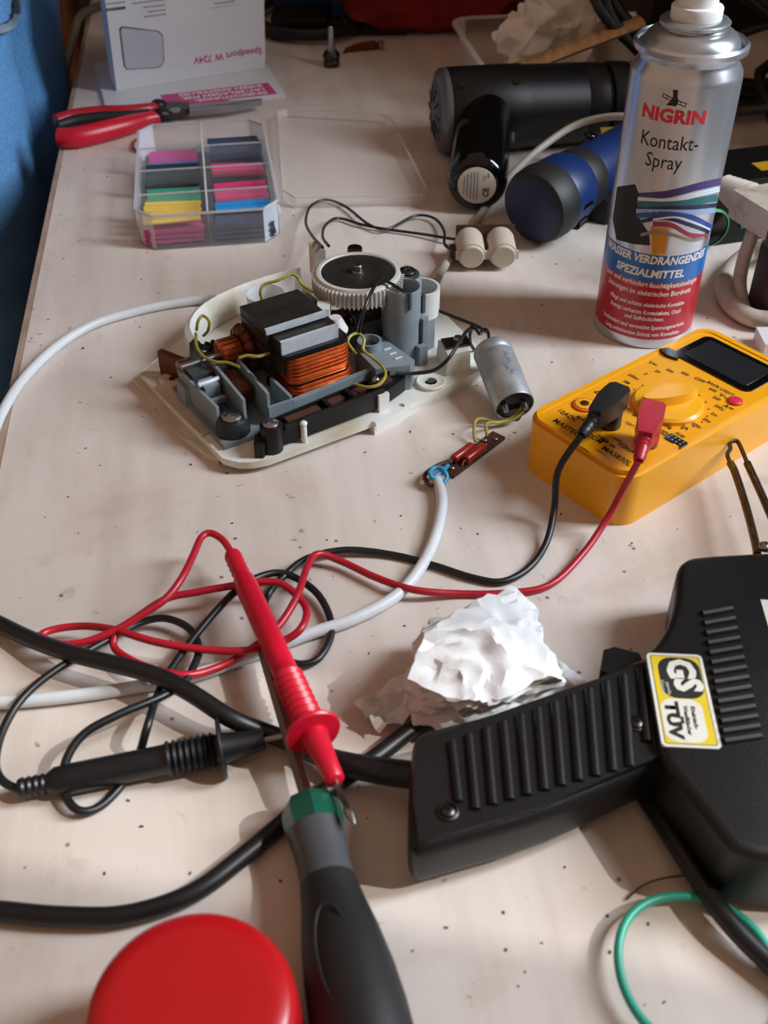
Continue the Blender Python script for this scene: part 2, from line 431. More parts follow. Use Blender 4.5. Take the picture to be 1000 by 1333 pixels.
mb.build('window_frame', M_['frame_white'], wn, smooth=False)
MB().box((.035, .43, WZ0 + .02), (.065, .46, WZ1 - .02)).build('mullion', M_['frame_white'], wn, smooth=False)
for y0, y1 in ((.102, WY1), (WY0, -.013)):
  cv = [(.012 + .010 * math.sin(i * .9), y0 + (y1 - y0) * i / 49) for i in range(50)]
  b = MB(); A = [b.bm.verts.new((x, y, WZ0 + .01)) for x, y in cv]; B = [b.bm.verts.new((x, y, WZ1)) for x, y in cv]
  for i in range(49): b.bm.faces.new((A[i], A[i + 1], B[i + 1], B[i]))
  b.build('sun_blocker', M_['frame_white'], wn)                             # unseen sheet added to block the sun, leaving a narrow lit slit
MB().box((-.1, WY0 - .05, WZ0 - .03), (.02, WY1 + .05, WZ0)).build('window_sill', M_['frame_white'], wn, smooth=False)

# ------------------------------------------------------------------ workbench
A0, A1 = P(0, 560), P(118, 0)
ed = (A1 - A0).normalized(); en = Vector((ed.y, -ed.x, 0))            # along the left edge, and into the bench
rzb = math.atan2(ed.y, ed.x) - R(90)
orig = A0 - ed * (A0.y + .12)                                        # front left corner
bench = thing('workbench', 'long cream painted workbench carrying all the tools and parts', 'workbench', orig + Vector((0, 0, FLOOR)), rzb)
TL, TW = 2.05, 0.84; TZ = -FLOOR
MB().box((.0045, 0, TZ - .03), (TW, TL, TZ), .0008).build('bench_top', TABLE, bench)
MB().box((0, 0, TZ - .03), (.0045, TL, TZ - .0003), .0008).build('edge_band', M_['table_edge'], bench)
for x in (.06, TW - .12):
    for y in (.06, TL - .12): MB().box((x, y, 0), (x + .06, y + .06, TZ - .03), .003).build('leg', M_['wood'], bench)

# ------------------------------------------------------------------ spray can
CR = .0325
cb = P(841, 455); cb.y += CR; cb.x = P(841, 436).x
can_rz = R(-22)
can = thing('spray_can', 'silver contact spray can with red and blue printed bands and white nozzle', 'spray can', cb, can_rz)
CI = Matrix.Rotation(-can_rz, 3, 'Z')
MB().lathe([(CR - .003, 0), (CR - .0005, .0008), (CR, .003), (CR - .0006, .005), (CR - .0006, .166), (CR - .0012, .169), (CR - .004, .1735), (CR - .0045, .1755),
            (CR - .002, .178), (CR - .0002, .180), (CR - .0002, .183), (CR - .0015, .1845), (CR - .003, .183), (CR - .0035, .180)], n=96).build('body', M_['can_steel'], can)
MB().lathe([(CR - .0035, .180), (.0276, .1815), (.0270, .1838), (.0255, .1865), (.0232, .1886), (.0205, .1900), (.0186, .1906), (.0182, .1916), (.0195, .1922), (.0198, .1940), (.0185, .1952), (.015, .1956)], n=64).build('dome', M_['can_dome'], can)
nz_ = MB().lathe([(.0140, .194), (.0143, .195), (.0143, .2012), (.0138, .2020), (.0110, .2024), (.0108, .220), (.0103, .230), (.009, .232)], n=40).build('nozzle', M_['nozzle_white'], can)
MB().cyl((0, -.0105, .229), (0, -.0125, .229), .0015, n=12).build('spray_hole', M_['dark_grey_plastic'], nz_)
def can_hit(px, py):
    d = ray(px, py); o_ = Vector((0, 0, CAMH)) - cb
    a = d.x ** 2 + d.y ** 2; b_ = 2 * (o_.x * d.x + o_.y * d.y); c_ = o_.x ** 2 + o_.y ** 2 - CR ** 2
    q = max(b_ * b_ - 4 * a * c_, 0); t = (-b_ - math.sqrt(q)) / (2 * a)
    p = CI @ (o_ + d * t); return math.atan2(p.x, -p.y), p.z
def can_pt(a, z, lift=.0003): r = CR - .0006 + lift; return Vector((r * math.sin(a), -r * math.cos(a), z))
def can_text(body, size, px, py, m, xs=1.0, bold=0.0, lift=.00028, slant=0.0, align='CENTER', a0=None):
    a, z = can_hit(px, py)
    if a0 is not None: a = a0
    return text(body, size, None, m, can, xs, bold, align, fn=lambda v: can_pt(a + (v.x + v.y * slant) / CR, z + v.y, lift))
def can_strip(pts, wd, m, name, lift, parent=None):
    """printed ribbon lying on the can wall; pts are photo points on the can"""
    q = crom([Vector((x, y, 0)) for x, y in pts], 6); ws = [v.x for v in crom([Vector((x, 0, 0)) for x in (wd if isinstance(wd, list) else [wd] * len(pts))], 6)]
    b = MB(); L_, R_ = [], []
    for i, p in enumerate(q):
        t = (q[min(i + 1, len(q) - 1)] - q[max(i - 1, 0)]).normalized(); nn = Vector((-t.y, t.x, 0)) * ws[i] / 2
        for lst, s_ in ((L_, 1), (R_, -1)):
            e = p + nn * s_; lst.append(b.bm.verts.new(can_pt(*can_hit(e.x, e.y), lift)))
    for i in range(len(q) - 1): b.bm.faces.new((L_[i], L_[i + 1], R_[i + 1], R_[i]))
    return b.build(name, m, parent or can)
zb = lambda px, py: can_hit(px, py)[1]
z_red1, z_blue1 = zb(850, 369), zb(855, 333)
MB().lathe([(CR - .00045, .007), (CR - .00045, z_red1)], n=96, caps=False).build('red_band', M_['can_red'], can)
MB().lathe([(CR - .00044, z_red1), (CR - .00044, z_blue1)], n=96, caps=False).build('blue_band', M_['can_blue'], can)
a_c = can_hit(852, 340)[0]
can_text('NIGRIN', .0104, 875, 153, M_['print_red'], 1.10, .00045, lift=.00012)
can_text('Kontakt-', .0118, 870, 187, M_['print_black'], .84, .00005, lift=.00012)
can_text('Spray', .0118, 863, 212, M_['print_black'], .84, .00005, lift=.00012)
can_text('WASSER VERDRÄNGENDES', .0072, 852, 340, M_['print_white'], .86, .00025, slant=.12)
can_text('SPEZIALMITTEL', .0072, 845, 357, M_['print_white'], .95, .00025, slant=.12)
ln = [('Löst und verhindert feuchtigkeitsbedingte', .0050, 372), ('Störungen im elektrischen Bordnetz.', .0050, 383), ('Pflegt und schützt elektrische Kontakte.', .0040, 398),
      ('Reinigt verharzte Kontaktfette, Oxid-', .0040, 408), ('und Sulfidschichten.', .0040, 416), ('Verhindert und vermeidet Spannungsverluste.', .0040, 427), ('Lang anhaltenden Schutz von Kontakten.', .0040, 436)]
for t_, s_, y_ in ln: can_text(t_, s_, 848 - (y_ - 372) * .12, y_, M_['print_white'], .82, .00008, slant=.1, a0=a_c)
# chimney-sweep style mark above the name: a small figure with a ladder
def can_poly(pts, m, name, lift=.0004):
    b = MB(); b.poly([(x, y, 0) for x, y in pts]); bmesh.ops.triangulate(b.bm, faces=b.bm.faces)
    for _ in range(5):
        es = [e for e in b.bm.edges if e.calc_length() > 3]
        if es: bmesh.ops.subdivide_edges(b.bm, edges=es, cuts=1); bmesh.ops.triangulate(b.bm, faces=[f for f in b.bm.faces if len(f.verts) > 3])
    for v in b.bm.verts: v.co = can_pt(*can_hit(v.co.x, v.co.y), lift)
    return b.build(name, m, can, recalc=False)
can_poly([(876, 117), (883, 118), (882, 127), (884, 132), (880, 139), (867, 137), (873, 131), (876, 126)], M_['print_black'], 'emblem', .00012)
can_strip([(863, 122), (877, 129), (895, 136)], 1.2, M_['print_black'], 'emblem', .00012)
can_strip([(862, 126), (876, 133), (893, 140)], 1.2, M_['print_black'], 'emblem', .00012)
for i in range(6): can_strip([(863 + i * 6, 122 + i * 2.8), (862.5 + i * 6, 124 + i * 2.8), (862 + i * 6, 126 + i * 2.8)], 1.0, M_['print_black'], 'emblem', .00013)
# printed cable picture
can_poly([(803, 243), (826, 240), (834, 262), (832, 285), (845, 305), (846, 320), (824, 318), (802, 312), (797, 285)], M_['print_black'], 'printed_plug', .0003)
mk('p_purple', '#43307a', .35); mk('p_teal', '#1f6a72', .35); mk('p_sky', '#8fb4dc', .35); mk('p_blue', '#27489c', .35); mk('p_navy', '#1d2450', .35); mk('p_orange', '#cf8a2c', .4); mk('p_pale', '#d6e2ee', .35); mk('p_pink', '#9c2c50', .35); mk('p_tan', '#8f8676', .35)
can_poly([(847, 295), (872, 300), (866, 330), (850, 332)], M_['p_orange'], 'printed_glow', .00025)
for pts, wd, mm_, lf in [
    ([(830, 256), (870, 253), (910, 243), (941, 236)], 9, 'p_purple', .0003), ([(830, 260), (870, 262), (905, 254), (938, 246)], 7, 'p_pale', .00032),
    ([(830, 266), (870, 267), (905, 263), (936, 257)], 9, 'p_teal', .00034), ([(828, 272), (870, 271), (905, 270), (934, 267)], 5, 'p_navy', .00036),
    ([(828, 275), (870, 276), (905, 276), (933, 274)], 6, 'p_sky', .00038), ([(829, 281), (865, 279), (900, 283), (928, 297)], 7, 'p_blue', .0004),
    ([(832, 289), (865, 284), (895, 292), (924, 302)], 5, 'p_navy', .00042), ([(850, 292), (875, 294), (898, 306), (921, 308)], 6, 'p_pink', .00044),
    ([(834, 306), (850, 303), (875, 306), (900, 313), (918, 309)], 4, 'p_tan', .00046), ([(850, 286), (880, 283), (905, 290), (925, 299)], 2.5, 'p_pale', .00048)]:
    can_strip(pts, wd, M_[mm_], 'printed_cable', lf)

# ------------------------------------------------------------------ multimeter
mv = (P(905, 428, .036) - P(700, 530, .036)); mrz = math.atan2(mv.y, mv.x) - R(90)
mu = Vector((math.cos(mrz), math.sin(mrz), 0)); mvn = Vector((-math.sin(mrz), math.cos(mrz), 0))
MW, ML_, MH = .075, .154, .036
mc = P(700, 530, .036) + mu * (MW / 2 - .002) + mvn * (ML_ / 2 - .0085); mc.z = 0
meter = thing('multimeter', 'yellow digital multimeter with rotary knob and black display', 'multimeter', mc, mrz)
MI = Matrix.Rotation(-mrz, 3, 'Z')
def ml(px, py, z): return MI @ (P(px, py, z) - mc)
def rrect(x0, y0, x1, y1, r, k=5):
    out = []
    for cx, cy, a in ((x1 - r, y1 - r, 0), (x0 + r, y1 - r, 90), (x0 + r, y0 + r, 180), (x1 - r, y0 + r, 270)):
        out += [(cx + r * math.cos(R(a + 90 * i / k)), cy + r * math.sin(R(a + 90 * i / k))) for i in range(k + 1)]
    return out
hw, hl = MW / 2, ML_ / 2
MB().prism(rrect(-hw, -hl, hw, hl, .012), 0, MH - .004, .004, seg=3).build('holster', M_['meter_yellow'], meter)
MB().ring(rrect(-hw + .002, -hl + .002, hw - .002, hl - .002, .010), .0035, MH - .006, MH - .001).build('holster_rim', M_['meter_yellow'], meter)
zf = MH - .0015
MB().prism(rrect(-hw + .005, -hl + .006, hw - .005, hl - .006, .006), MH - .008, zf, .001).build('front_panel', M_['meter_face'], meter)
# display
d0, d1 = ml(890, 452, zf), ml(990, 503, zf)
dy0 = ml(930, 490, zf).y; dtop = hl - .010
MB().prism(rrect(-.027, .034, .027, dtop, .005), zf - .001, zf + .0008, .0005).build('display_bezel', M_['lcd_frame'], meter)
MB().prism(rrect(-.022, .038, .022, dtop - .004, .002), zf, zf + .0011, .0002).build('display_glass', M_['lcd'], meter)
# knob
kc = ml(870, 522, zf + .003)
knob = MB().lathe([(.0195, zf - .001), (.0195, zf + .002), (.018, zf + .0035), (.013, zf + .004)], (kc.x, kc.y, 0), n=48).build('knob', M_['meter_knob'], meter)
k1, k2 = ml(832, 526, zf + .012), ml(914, 508, zf + .012)
kd = (k2 - k1); kd.z = 0; ka = math.atan2(kd.y, kd.x)
Mk = Matrix.Translation((kc.x, kc.y, 0)) @ Matrix.Rotation(ka, 4, 'Z')
lens = [(.0185 * math.cos(t), .0062 * math.sin(t) * (1.0 + .15 * math.cos(t))) for t in [2 * math.pi * i / 28 for i in range(28)]]
MB().prism(lens, zf + .002, zf + .0095, .0025, M=Mk, seg=3, taper=.12).build('grip', M_['meter_knob'], knob)
# buttons and socket
b1 = ml(957, 523, zf); MB().lathe([(.0042, zf - .001), (.0042, zf + .001), (.003, zf + .0018)], (b1.x, b1.y, 0), n=24).build('backlight_button', M_['print_red'], meter)
b2 = ml(873, 462, zf); MB().prism([(b2.x - .007, b2.y - .002), (b2.x - .004, b2.y + .0035), (b2.x + .004, b2.y + .0035), (b2.x + .007, b2.y - .002), (b2.x, b2.y - .004)], zf - .001, zf + .0018, .001).build('hold_button', M_['lcd_frame'], meter)
hs = ml(880, 574, zf); sk = MB().box((hs.x - .0055, hs.y - .003, zf - .001), (hs.x + .0055, hs.y + .003, zf + .0006), .0003).build('transistor_socket', M_['lcd_frame'], meter)
b = MB()
for i in range(4):
    for j in range(2): b.cyl((hs.x - .004 + i * .0026, hs.y - .0013 + j * .0026, zf), (hs.x - .004 + i * .0026, hs.y - .0013 + j * .0026, zf + .0009), .0007, n=8)
b.build('contact_holes', M_['print_grey'], sk)
for i, (px, py) in enumerate([(761, 528), (793, 553), (841, 577)]):
    j = ml(px, py, zf); jk = MB().lathe([(.0062, zf - .001), (.0062, zf + .0012), (.005, zf + .0016)], (j.x, j.y, 0), n=28).build('jack', M_['meter_knob'] if i == 0 else M_['lcd_frame'], meter)
    if i == 0:
        MB().lathe([(.0068, zf + .0003), (.0068, zf + .0008), (.0052, zf + .0017), (.005, zf + .0012)], (j.x, j.y, 0), n=28, caps=False).build('jack_ring', mk('jack_red', '#d8421a', .4), jk)
        MB().lathe([(.0026, zf + .001), (.0026, zf + .0017), (.0016, zf + .002)], (j.x, j.y, 0), n=20).build('jack_socket', M_['brass'], jk)
    JK = (j, jk)
def mt(body, px, py, size, bold=.00007, rot=0, xs=.95, m='print_black'):
    p = ml(px, py, zf); M = frame((p.x, p.y, zf + .00025), (math.cos(R(rot)), math.sin(R(rot)), 0), (-math.sin(R(rot)), math.cos(R(rot)), 0))
    text(body, size * 1.2, M, M_[m], meter, xs, bold)
for a in [('10ADC', 739, 541, .0040), ('MASTECH', 741, 559, .0044), ('COM', 774, 571, .0040), ('MAS830L', 803, 594, .0044), ('VΩmA', 815, 583, .0036),
          ('V⎓', 850, 474, .0036), ('CE', 794, 507, .0062), ('Ω', 801, 500, .004), ('V~', 942, 516, .0040), ('A⎓', 949, 531, .0040), ('BACK LIGHT', 938, 506, .0028),
          ('OFF', 911, 495, .0034), ('600', 892, 487, .0028), ('200', 872, 483, .0028), ('20', 856, 484, .0028), ('2', 841, 487, .0028), ('200m', 825, 491, .0028), ('2M', 816, 498, .0028), ('200k', 809, 506, .0028),
          ('20k', 808, 519, .0028), ('2k', 813, 530, .0028), ('200', 828, 541, .0028), ('600', 928, 508, .0028), ('200', 933, 519, .0028), ('200µ', 937, 531, .0028), ('2m', 930, 540, .0028), ('20m', 921, 548, .0028), ('200m', 908, 555, .0028),
          ('10A', 890, 556, .0034), ('hFE', 869, 556, .0030), ('NPN', 866, 563, .0022), ('PNP', 864, 566, .0022), ('ECBE', 886, 567, .0024), ('CAT II', 822, 554, .0024), ('MAX 10A', 791, 577, .0022), ('FUSED', 785, 571, .0022), ('600V', 804, 573, .0024), ('CAT III', 800, 517, .0020), ('MAX', 756, 545, .0022)]:
    mt(*a)
bm_ = MB()
for i in range(20):
    a_ = 2 * math.pi * i / 20 + .1; q = (kc.x + .0222 * math.cos(a_), kc.y + .0222 * math.sin(a_)); bm_.cyl((q[0], q[1], zf), (q[0], q[1], zf + .0002), .00055, n=8)
bm_.build('dial_dots', M_['print_black'], meter)
tri = ml(782, 512, zf); bm_ = MB()
for i in range(3):
    a0_, a1_ = R(90 + 120 * i), R(210 + 120 * i)
    bm_.tube([(tri.x + .0036 * math.cos(a0_), tri.y + .0036 * math.sin(a0_), zf + .0002), (tri.x + .0036 * math.cos(a1_), tri.y + .0036 * math.sin(a1_), zf + .0002)], .00025, 6, smooth=0)
bm_.build('warning_triangle', M_['print_black'], meter)
for (x0, y0), (x1, y1) in [((720, 553), (766, 589)), ((776, 585), (806, 607))]:
    p, q = ml(x0, y0, zf), ml(x1, y1, zf); p.z = q.z = zf + .0002; MB().tube([p, q], .0002, 6, smooth=0).build('printed_line', M_['print_black'], meter)

# ------------------------------------------------------------------ test leads
def probe(root, tail, tip, m, r=.0054, cable=None):
    """handle from the strain relief at tail to the needle at tip (local coordinates of root)"""
    tail, tip = Vector(tail), Vector(tip); ax = (tip - tail); L = ax.length
    k = L / .170
    pr = [(.0036, 0), (.0040, .001)]
    for i in range(4): pr += [(.0044, .003 + i * .004), (.0037, .0045 + i * .004)]
    pr += [(r * .95, .022), (r, .03), (r, .083), (r * 1.02, .088)]
    for i in range(8): pr += [(r * 1.22, .090 + i * .0038), (r * 1.0, .0922 + i * .0038)]
    pr += [(r * 1.0, .1205), (r * 1.1, .1215), (r * .95, .128), (r * .8, .138), (r * .72, .148), (r * .55, .149)]
    h = MB().lathe([(a, z * k) for a, z in pr], tail, ax, 24).build('probe_handle', m, root, ang=50)
    MB().lathe([(r * 1.0, .1208 * k), (r * 2.05, .1212 * k), (r * 2.1, .1222 * k), (r * 2.0, .1232 * k), (r * 1.0, .124 * k)], tail, ax, 28).build('finger_guard', m, h)
    MB().lathe([(.0012, .148 * k), (.0012, .161 * k), (.0021, .1630 * k), (.0019, .166 * k), (.0003, .170 * k)], tail, ax, 14).build('needle', M_['steel'], root)

def plug(root, j, rear, m, zt):
    """shrouded right-angle plug standing in the meter jack at j, cable leaving towards rear"""
    j, rear = Vector(j), Vector(rear); d = rear - j; d.z = 0; L = d.length; d.normalize(); n = Vector((-d.y, d.x, 0)); up = Vector((0, 0, 1))
    M = frame(j, d, n)
    MB().cyl((j.x, j.y, zt - .001), (j.x, j.y, zt + .013), .0062, .0062, 24, .001).build('plug_shroud', m, root)
    b = MB()
    prof = [(-.0085, -.004), (-.0085, .004), (-.006, .0062), (.006, .0064), (.016, .0045), (.021, .0036), (.021, -.0036), (.016, -.0045), (.006, -.0064), (-.006, -.0062)]
    b.prism(prof, zt + .0105 - j.z, zt + .0215 - j.z, .0022, M=M, seg=3)
    b.build('plug_body', m, root)
    s0 = j + d * .020 + up * (zt + .0155 - j.z); s1 = j + d * .033 + up * (zt + .012 - j.z)
    pr = [(.0042, 0)]
    LL = (s1 - s0).length
    for i in range(4): pr += [(.0042 - .0003 * i, .001 + i * .003), (.0032, .0022 + i * .003)]
    pr += [(.0026, LL)]
    MB().lathe(pr, s0, s1 - s0, 20).build('strain_relief', m, root, ang=50)
    return s1

def lead(name, label, m, mp, jpx, rearpx, pts, tail, tip):
    r0 = P(*tip); r0.z = 0
    root = thing(name, label, 'test lead', r0)
    j = P(*jpx, zf); rear = P(*rearpx, zf + .012)
    s1 = plug(root, j - r0, rear - r0, m, zf)
    path = [s1 + r0] + [P(x, y, z) for x, y, z in pts] + [P(*tail)]
    tip3 = P(*tip); tl = P(*tail)
    path.append(tl + (tip3 - tl).normalized() * .004)
    MB().tube([p - r0 for p in path], .00185, 10, smooth=5).build('cable', m, root)
    probe(root, tl - r0, tip3 - r0, mp, .0062 if mp is M_['lead_black'] else .0056)
    return root
Z1 = .002
blk = lead('test_lead', 'black test lead plugged into the multimeter, ending in a black probe at lower left', M_['lead_black'], M_['lead_black'], (793, 553), (740, 583),
     [(727, 612, .030), (722, 660, .012), (712, 705, .004), (690, 738, Z1), (655, 757, Z1), (615, 752, Z1), (565, 736, Z1), (510, 722, Z1), (450, 716, .004), (400, 727, .005), (370, 750, .006), (348, 776, .003), (343, 808, .003), (358, 845, .003),
      (385, 864, .003), (415, 857, .003), (432, 818, .003), (415, 775, .004), (380, 750, .006), (350, 747, .008), (310, 767, .010), (262, 818, .008), (222, 872, .010), (205, 905, .012), (192, 945, .016), (180, 985, .004), (160, 1020, Z1), (130, 1050, Z1), (102, 1055, .004),
      (83, 1030, .005), (86, 990, .012), (110, 955, .016), (155, 930, .017), (210, 907, .015), (238, 890, .012), (252, 868, .010), (259, 843, .007), (246, 818, .006), (216, 805, .006), (185, 810, .006), (146, 830, .008), (76, 870, .010), (30, 908, .009), (4, 950, .008), (-6, 990, .007), (2, 1015, .007)],
     (24, 1027, .0065), (388, 954, .011))
red = lead('test_lead', 'red test lead plugged into the multimeter, ending in a red probe over the screwdriver', M_['lead_red'], M_['probe_red'], (841, 577), (826, 618),
     [(812, 636, .028), (790, 676, .012), (758, 722, .004), (715, 762, Z1), (660, 772, Z1), (600, 773, Z1), (540, 768, .006), (490, 752, .0045), (445, 731, .0045), (414, 721, .008), (400, 738, .010), (386, 778, .012), (360, 818, .010), (322, 848, .008), (285, 868, .007), (240, 879, .012), (190, 868, .012),
      (152, 847, .008), (150, 828, .010), (170, 810, .011), (215, 780, .012), (255, 771, .012), (300, 763, .013), (340, 757, .013), (370, 762, .012), (398, 790, .011), (392, 818, .012), (365, 836, .009), (320, 847, .012), (260, 845, .012), (200, 835, .013), (150, 820, .012), (110, 815, .008), (72, 819, .008), (53, 828, .009), (72, 838, .009), (105, 837, .010), (145, 823, .012), (180, 803, .014), (215, 780, .016), (237, 752, .018), (252, 722, .018), (262, 700, .018), (274, 694, .018), (290, 703, .017)],
     (302, 721, .016), (462, 1073, .024))

# ------------------------------------------------------------------ soldering gun
GZ, HZ = .036, .031
g0 = P(955, 930); g0.z = 0
gun = thing('soldering_gun', 'black plastic soldering gun with ribbed grip and yellow test sticker', 'soldering gun', g0)
G = lambda px, py, z: P(px, py, z) - g0
def gpoly(pts, z): return [(v.x, v.y) for v in (G(x, y, z) for x, y in pts)]
body = [(838, 853), (858, 832), (872, 806), (880, 775), (881, 742), (888, 728), (905, 721), (1000, 716), (1120, 712), (1150, 740), (1165, 900), (1150, 1090), (1120, 1125), (1000, 1118), (962, 1108), (945, 1096), (920, 1062), (885, 1015), (862, 988), (850, 920)]
MB().pillow(gpoly(body, GZ), .001, GZ, .006, .004, 4, 1).build('housing', M_['gun_black'], gun)
hand = [(537, 962), (541, 952), (552, 945), (640, 922), (720, 897), (775, 876), (795, 866), (838, 848), (880, 850), (890, 985), (862, 988), (790, 1022), (700, 1062), (600, 1090), (552, 1104), (538, 1100), (531, 1088), (532, 1020)]
hd = MB().pillow(gpoly(hand, HZ), .002, HZ, .010, .007, 5, 1).build('handle', M_['gun_black'], gun)
MB().prism(gpoly([(542, 966), (640, 932), (780, 884), (845, 862), (868, 982), (790, 1014), (700, 1052), (600, 1082), (545, 1094), (538, 1040)], HZ), HZ - .002, HZ + .0006, .0004).build('grip_plate', M_['gun_black'], hd)
# ribs across the grip
xs0 = [588 + i * 22.3 for i in range(12)]
for i, x in enumerate(xs0):
    yt = 968 - i * 8.6; yb = 1062 - i * 6.2
    if i == 0: yb = 1046
    if i == 11: yb = 968
    p, q = G(x, yt, HZ), G(x + 9, yb, HZ)
    p.z = q.z = HZ + .0004
    MB().tube([p, q], .0021, 10, smooth=0, flat=1).build('rib', M_['gun_black'], hd)
for x, y in ((583, 1058), (828, 943)):
    s = G(x, y, HZ); s.z = 0
    sc = MB().lathe([(.0026, HZ), (.0026, HZ + .0016), (.0018, HZ + .0022), (.0006, HZ + .0022), (.0005, HZ + .0014)], s, n=18).build('screw', M_['dark_steel'], gun)
    MB().lathe([(.0042, HZ - .001), (.0042, HZ + .0012), (.0034, HZ + .0016), (.003, HZ + .001)], s, n=22, caps=False).build('screw_recess', M_['gun_black'], sc)
# trigger
MB().prism(gpoly([(782, 872), (786, 846), (800, 842), (832, 850), (838, 862), (800, 880)], .026), .012, .026, .003, seg=3).build('trigger', M_['black_plastic'], gun)
# cooling louvres in the housing
for i in range(14):
    y = 797 + i * 12.7
    p, q = G(914 + i * 2.2, y + 3, GZ), G(953 + i * 2.9, y - 4, GZ)
    p.z = q.z = GZ + .0002
    MB().tube([p, q], .0018, 8, smooth=0).build('louvre', M_['louvre_black'], gun)
# side flange, seam and label
MB().tube([Vector((x, y, .017)) for x, y in gpoly([(850, 1005), (885, 1030), (918, 1080), (945, 1112), (965, 1124), (1000, 1132), (1120, 1138)], .017)], .0012, 8, smooth=3).build('seam', M_['black_plastic'], gun)
lu = (G(1004, 829, GZ) - G(990, 781, GZ)).normalized(); lw = Vector((-lu.y, lu.x, 0)); lw = lw if lw.x > 0 else -lw; l0 = G(990, 781, GZ)
lb = [l0, l0 + lw * .034, l0 + lw * .034 + lu * .017, l0 + lu * .017]
MB().prism([(v.x, v.y) for v in lb], GZ - .001, GZ + .0003).build('type_label', M_['sticker_white'], gun)
# sticker
zs = GZ + .0003
s00, s10, s01 = G(841, 850, GZ), G(903, 833, GZ), G(862, 972, GZ)
sx_ = (s01 - s00); sL = sx_.length; sy_ = (s10 - s00); sx_.normalize(); sW = sy_.length; sy_.normalize()
sy_ = Vector((-sx_.y, sx_.x, 0)) * (1 if Vector((-sx_.y, sx_.x, 0)).dot(sy_) > 0 else -1)
so = s00.copy(); so.z = 0
SM = Matrix((sx_, sy_, Vector((0, 0, 1)))).transposed().to_4x4(); SM.translation = so      # u along reading direction, v = letter up
stk = MB().prism(rrect(0, 0, sL, sW, .002, 3), GZ - .001, zs, 0, M=SM).build('test_sticker', M_['sticker_white'], gun)
def sp(pts, m, h, name): MB().prism(pts, GZ, zs + h, 0, M=SM).build(name, M_[m], stk, smooth=False)
mgn = .0013
sp(rrect(mgn, mgn, sL - mgn, sW - mgn, .001, 2), 'print_black', .00005, 'sticker_border')
sp(rrect(mgn + .0003, mgn + .0003, sL - mgn - .0003, sW - mgn - .0003, .001, 2), 'sticker_yellow', .0001, 'sticker_field')
mid = sL * .5
sp(rrect(mgn + .001, mgn + .0025, mid, sW - mgn - .0006, .006, 5), 'print_black', .00015, 'logo_field')
sp(rrect(mid + .0003, mgn + .0008, sL - mgn - .001, sW - mgn - .003, .005, 5), 'sticker_white', .00015, 'name_field')
def st(body, size, u, v, m='print_black', xs=1.0, bold=0.0, rot=0):
    M = SM @ Matrix.Translation((u, v, zs + .00022)) @ Matrix.Rotation(R(rot), 4, 'Z'); text(body, size, M, M_[m], stk, xs, bold)
st('G', .0150, mid * .36, sW * .55, 'sticker_white', 1.0, .0007); st('S', .0150, mid * .70, sW * .63, 'sticker_white', 1.0, .0007)
st('geprüfte', .0020, mid * .80, sW * .29, 'sticker_white', 1.0); st('Sicherheit', .0020, mid * .78, sW * .19, 'sticker_white', 1.0)
st('TÜV', .0070, sL * .73, sW * .27, 'print_black', 1.35, .0004)
st('Rheinisch-', .0024, sL * .70, sW * .64, 'print_black', 1.15, .0001); st('Westfälischer', .0024, sL * .73, sW * .51, 'print_black', 1.1, .0001)
# soldering loop
tipz = .018
A_, B_ = [G(986, 722, .022), G(982, 700, .021), G(970, 655, .020), G(957, 615, .019), G(951, 603, tipz)], [G(1060, 790, .022), G(1012, 690, .020), G(990, 640, .019), G(973, 603, tipz)]
ra = MB().tube(A_, .0021, 10, smooth=4).build('tip_rod', M_['tip_copper'], gun)
rb = MB().tube(B_, .0021, 10, smooth=4).build('tip_rod', M_['tip_copper'], gun)
MB().tube([A_[-1], G(947, 592, tipz), G(951, 584, tipz), G(950, 577, tipz), G(956, 574, tipz), G(962, 577, tipz), B_[-1]], .0012, 8, smooth=5).build('tip_wire', M_['dark_steel'], gun)
s = G(996, 712, .024); MB().ball(s, .0035, 2, (1, 1, .7)).build('clamp_screw', M_['steel'], gun)
# mains cord of the gun
cordz = .0048
pts = [G(545, 1010, .016), G(500, 1004, .013), G(455, 996, .010), G(420, 985, .0075), G(385, 968, .006), G(345, 953, .006), G(300, 935, .013), G(250, 903, .016), G(205, 880, .016), G(150, 865, .015), G(90, 850, .013), G(40, 832, .008), G(0, 813, .005), G(-60, 783, .0045)]
MB().tube(pts, [.0058, .0056, .0052, .0046, .0042] + [.0040] * 9, 14, smooth=5).build('mains_cord', M_['cord_black'], gun)

# second thick black cord
pts = [P(-60, 1180, cordz), P(0, 1186, .004), P(80, 1193, .004), P(165, 1191, .004), P(250, 1163, .004), P(320, 1112, .004), P(380, 1062, .004), P(435, 1022, .004), P(490, 985, .004), P(545, 944, .004), P(610, 914, .004), P(660, 901, .004), P(715, 906, .004), P(760, 940, .004), P(805, 985, .004), P(850, 1052, .006), P(895, 1122, .008), P(945, 1195, .008), P(1000, 1252, .006), P(1080, 1320, .004)]
c0 = P(250, 1163); single(MB().tube(pts, .0038, 14, smooth=6), 'power_cord', M_['cord_black'], 'thick black cord curving across the lower left and under the soldering gun', 'cord', c0)

